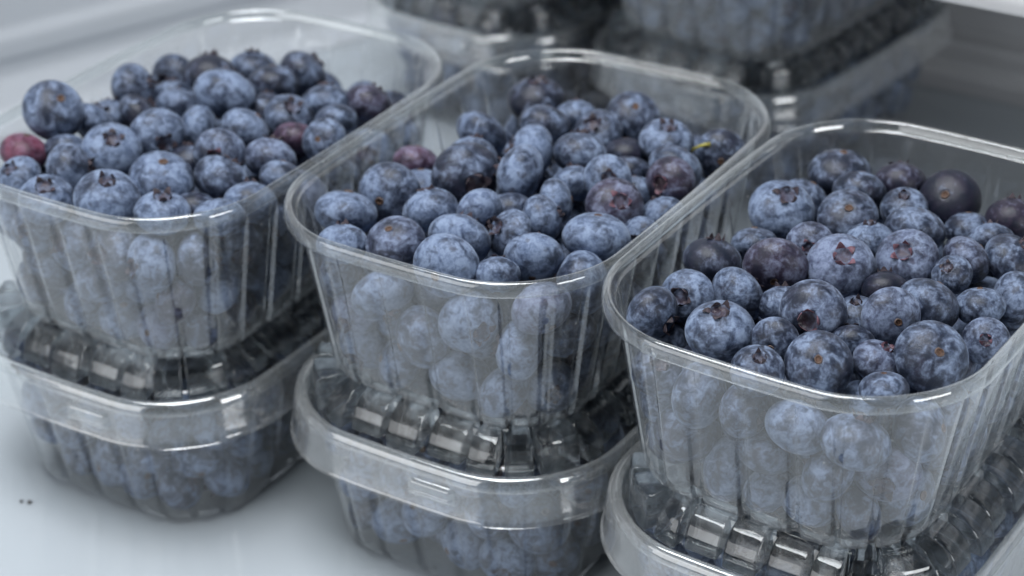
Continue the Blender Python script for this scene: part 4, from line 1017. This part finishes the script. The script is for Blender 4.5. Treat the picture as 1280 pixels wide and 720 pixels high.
(901,3469,1160,905),(1289,4349,1046,849),(794,3809,1161,885),(1432,4264,1157,930),(1447,3728,901,916),(1698,3582,1025,781),(1136,3447,1028,781),(1644,3657,1169,813),
(1507,3918,1171,788),(595,3535,1046,904),(1214,3342,901,827),(1832,3758,1055,940),(1762,3905,1038,727),(1124,3320,763,887),(1630,3882,1093,748),(1858,4036,1044,731),
(864,3655,1166,842),(1710,4177,1169,812),(1169,4251,1099,811),(1380,3375,1160,741),(617,3625,1176,738),(1060,2965,1130,839),(935,3709,1033,791),(1517,3399,905,813),
(941,3043,1046,846),(845,3314,1098,888),(874,3336,924,910),(1767,3729,753,791),(1341,3207,1032,763),(1603,3672,918,807),(1092,3734,1064,853),(714,3688,1074,845),
(599,3411,919,902),(1524,3758,1102,922),(1334,3129,1164,865),(1068,3897,1029,871),(1584,3829,953,857),(1350,3693,1050,808),(985,3409,1027,808),(1450,3620,1167,827),
(1422,4061,1159,914),(972,3797,1164,861),(1906,3907,1125,902),(1004,4007,1166,838),(555,3413,1163,874),(1247,3067,1030,924),(1310,4194,1069,769),(1618,3519,903,800),
(1207,4249,938,869),(683,3227,1172,782),(1165,3958,1162,880),(1234,3735,1161,886),(1606,3788,767,925),(1201,3598,1061,933),(1543,3601,1042,778),(745,3199,1041,764),
(1761,3691,911,829),(1362,4205,925,789),(894,3919,1086,820),(1021,3569,1072,922),(1238,3856,1041,914),(1479,4154,1026,887),(626,3309,1051,854),(719,3396,1168,820),
(1184,3205,1126,886),(1848,3860,760,846),(1584,3450,1043,826),(1262,3339,1056,838),(834,3122,1157,931),(957,3200,1070,787),(1578,4015,1072,722),(1728,3836,868,769),
(1533,3360,1167,828),(1084,3127,1007,861),(1235,4127,1177,729),(994,3226,923,748),(1345,3906,1165,854),(1360,3512,1072,925),(1700,3924,751,766),(1874,3877,928,896),
(1590,4261,1088,825),(1123,4097,1077,838),(1437,3891,1020,906),(1717,4007,1157,934),(1282,4032,1049,938),(636,3569,890,806),(1731,3813,1174,764),(1048,3121,1169,806),
(1042,3316,1157,931),(1213,2986,1171,791),(742,3549,1147,774),(1671,3732,1039,736),(1462,3310,1030,843),(850,3568,1023,895),(-409,4226,108,739),(563,4406,482,793),
(680,4853,425,861),(767,4588,107,732),(-271,4498,385,738),(-20,4046,362,822),(-89,4702,274,852),(623,4272,486,752),(727,4449,471,901),(-382,4279,256,897),
(380,4480,484,766),(125,3733,112,775),(698,4665,470,913),(535,4651,462,795),(344,4164,257,782),(-65,4279,405,771),(420,4741,388,888),(471,4282,482,789),
(-225,4281,311,814),(440,4549,365,785),(-211,4327,471,900),(-233,4077,115,807),(-341,4187,384,804),(-31,4045,125,911),(286,4295,314,813),(-352,4372,393,820),
(-27,4413,477,840),(789,4645,239,847),(-144,4147,349,909),(-130,4418,344,918),(150,4391,470,915),(619,4387,120,858),(140,3950,121,869),(448,4391,377,849),
(-186,4615,413,792),(236,4535,481,804),(110,5058,1175,747),(173,3957,1034,933),(286,3872,884,756),(-174,4633,1159,909),(291,3974,1163,869),(521,4204,938,856),
(-65,3962,957,930),(41,4548,1169,811),(237,4356,1158,924),(650,4399,910,895),(547,4586,1090,918),(661,4458,1079,835),(-349,3945,1027,906),(-77,4565,1049,739),
(592,4348,758,840),(282,4129,750,765),(-411,4005,889,781),(287,4276,749,752),(355,4460,1100,783),(-110,4451,1156,835),(447,4282,1161,894),(124,3678,1158,919),
(-173,3871,768,935),(782,4714,920,845),(-318,3969,762,879),(-317,4185,902,879),(279,4086,1036,792),(201,4931,1163,873),(316,4792,1097,875),(91,4223,1159,907),
(-303,4101,1055,790),(505,4217,776,813),(-214,3840,1056,880),(169,3869,768,939),(-145,3755,1173,771),(171,4686,1164,825),(291,4194,1152,812),(418,4675,1165,852),
(4,4813,1020,769),(-286,4512,1177,730),(479,4393,1053,729),(101,3680,1005,731),(-123,3800,917,874),(67,4390,1166,840),(-234,3984,1157,932),(219,4150,882,737),
(447,4051,1160,903),(-272,4125,755,813),(47,4476,1028,823),(764,4599,799,878),(-486,4202,1168,819),(747,4800,1089,895),(99,3724,749,747),(607,4301,1049,886),
(179,4086,1164,754),(366,4236,879,875),(-259,4371,1176,742),(55,3864,887,742),(-291,4223,1154,822),(-465,4141,916,746),(83,4023,904,813),(243,3792,1056,904),
(-126,4261,1160,901),(329,4602,1060,746),(-330,4405,1030,764),(508,4995,1133,769),(410,4069,913,931),(-413,4262,1028,920),(-466,4072,1063,906),(-222,4040,914,922),
(694,4586,1164,761),(823,4647,1098,848),(362,4945,1139,803),(254,4013,903,762),(610,4740,1151,750),(346,3941,1010,860),(8,3946,762,876),(-87,4085,1129,916),
(-87,3919,1116,761),(761,4547,969,938),(-44,3723,1050,909),(167,3872,1174,756),(-372,4261,759,852),(44,4665,1060,856),(408,4168,1048,793),(-45,3766,754,802),
(-258,3882,908,746),(47,4941,1098,821),(483,4837,1162,883),(22,3822,1168,818),(196,4523,1109,899),(-39,4353,1061,730),(-425,4102,761,873),(543,4169,1106,724),
(317,5110,1166,837),(83,3823,1025,783),(179,3754,896,907),(317,3970,763,887),(-47,4825,1166,840),(419,4095,751,769),(54,3985,1162,883),(15,3714,888,838),
]
GROUPS = {'L': 'blueberries in the left punnet', 'M': 'blueberries in the middle punnet', 'R': 'blueberries in the right punnet'}
rg = random.Random(11)
for i, (x, y, z, r, ax, ay, az, red, bl, parts, c, label) in enumerate(TOP):
    put_berry(i * 5 % 9, (x / 1e4, y / 1e4, z / 1e4), r * 1.02 / 1e5, Vector((ax, ay, az)).normalized(), rg.uniform(0, 6.28),
              red / 100, bl / 100, parts, label, GROUPS[c])
WG = {'L': 'blueberries behind the left punnet wall', 'M': 'blueberries behind the middle punnet wall', 'R': 'blueberries behind the right punnet wall', 'boxL': 'blueberries in the left lidded box', 'boxM': 'blueberries in the middle lidded box', 'boxR': 'blueberries in the right lidded box', 'BR': 'blueberries in the back right punnet', 'BL': 'blueberries in the back left punnet', 'boxBR': 'blueberries in the back right box', 'boxBL': 'blueberries in the back left box'}
for i, (x, y, z, r, c, label) in enumerate(WALLSEEN):
    ax = Vector((rg.gauss(0, 1), rg.gauss(0, 1), rg.gauss(0, 1))).normalized()
    put_berry(i * 7 % 9, (x / 1e4, y / 1e4, z / 1e4), r / 1e5, ax, rg.uniform(0, 6.28), 0.0 if rg.random() > 0.05 else 0.1,
              rg.uniform(0.50, 0.98), 3, label, WG[c])

# everything packed deeper than that: one mass of real berries
bv, bf, _, _, _ = berry_shape(3, 18, 13)
bv = np.array([tuple(v) for v in bv]); nb_ = len(bv)
allv, allf, co, rn = [], [], [], []
rs = np.random.default_rng(5)
for i, (x, y, z, r) in enumerate(PACKED):
    q = Quaternion((rs.normal(), rs.normal(), rs.normal(), rs.normal())).normalized().to_matrix()
    R_ = np.array(q)
    allv.append(bv @ R_.T * (r / 1e5) + np.array((x / 1e4, y / 1e4, z / 1e4)))
    co.append(bv + rs.uniform(0, 90, 3)); rn.append(np.full(nb_, rs.uniform()))
    allf += [tuple(a + i * nb_ for a in f) for f in bf]
allv = np.concatenate(allv); co = np.concatenate(co); rn = np.concatenate(rn)
pk = mesh_obj('packed_blueberries', allv.tolist(), allf, 'berry_stuff')
at = pk.data.attributes.new('berry_co', 'FLOAT_VECTOR', 'POINT'); at.data.foreach_set('vector', co.astype(np.float32).ravel())
at = pk.data.attributes.new('berry_rnd', 'FLOAT', 'POINT'); at.data.foreach_set('value', rn.astype(np.float32))
tag(pk, 'blueberries packed deeper inside the punnets and lidded boxes', 'blueberries', kind='stuff')

# ------------------------------------------------------------------ two stalks and two crumbs
def stalk(pts, r0, r1, label):
    V, Fc = [], []
    n = 8; k = len(pts)
    P = [Vector(p) for p in pts]
    for i, p in enumerate(P):
        d = (P[min(i + 1, k - 1)] - P[max(i - 1, 0)]).normalized()
        u = d.orthogonal().normalized(); v = d.cross(u)
        r = r0 + (r1 - r0) * i / (k - 1)
        if i == k - 1: r *= 1.25
        for j in range(n):
            f = 2 * math.pi * j / n
            V.append(p + u * math.cos(f) * r + v * math.sin(f) * r)
    for i in range(k - 1):
        for j in range(n):
            a = i * n + j; b = i * n + (j + 1) % n
            Fc.append((a, b, b + n, a + n))
    Fc.append(tuple(range(n))[::-1]); Fc.append(tuple(range((k - 1) * n, k * n)))
    o = mesh_obj('berry_stalk', V, Fc, 'stalk'); tag(o, label, 'stalk', 'berry stalks in the middle punnet')
    return o
for pts, label in [([(0.0605, 0.1044, 0.1167), (0.0614, 0.1031, 0.1184), (0.0631, 0.1021, 0.1199), (0.0649, 0.1019, 0.1204), (0.0665, 0.1019, 0.1205)], 'curved yellow green stalk by the far right corner berries of the middle punnet'), ([(0.0327, 0.0926, 0.1196), (0.034, 0.0917, 0.12), (0.0353, 0.0911, 0.12), (0.0363, 0.0908, 0.1194)], 'tiny yellow green stalk stub between berries in the middle punnet')]:
    stalk(pts, 0.00045, 0.0007, label)
for k, (x, y, r, label) in enumerate([(-0.1726, 0.0776, 0.0007, 'smaller dark crumb on the white shelf, left of its pair'), (-0.1696, 0.077, 0.0009, 'dark crumb on the white shelf by the left box, right of its pair')]):
    V, Fc = [], []
    for i in range(5):
        th = math.pi * (i + 0.5) / 5
        for j in range(8):
            f = 2 * math.pi * j / 8
            q = r * (1 + 0.3 * math.sin(3 * f + k) * math.sin(th))
            V.append((x + q * math.sin(th) * math.cos(f), y + q * math.sin(th) * math.sin(f), r * 0.5 * (1 + math.cos(th)) + 0.0001))
    for i in range(4):
        for j in range(8):
            Fc.append((i * 8 + j, (i + 1) * 8 + j, (i + 1) * 8 + (j + 1) % 8, i * 8 + (j + 1) % 8))
    Fc.append(tuple(range(8))); Fc.append(tuple(range(39, 31, -1)))
    o = mesh_obj('crumb', V, Fc, 'crumb'); tag(o, label, 'crumb', 'crumbs on the shelf')
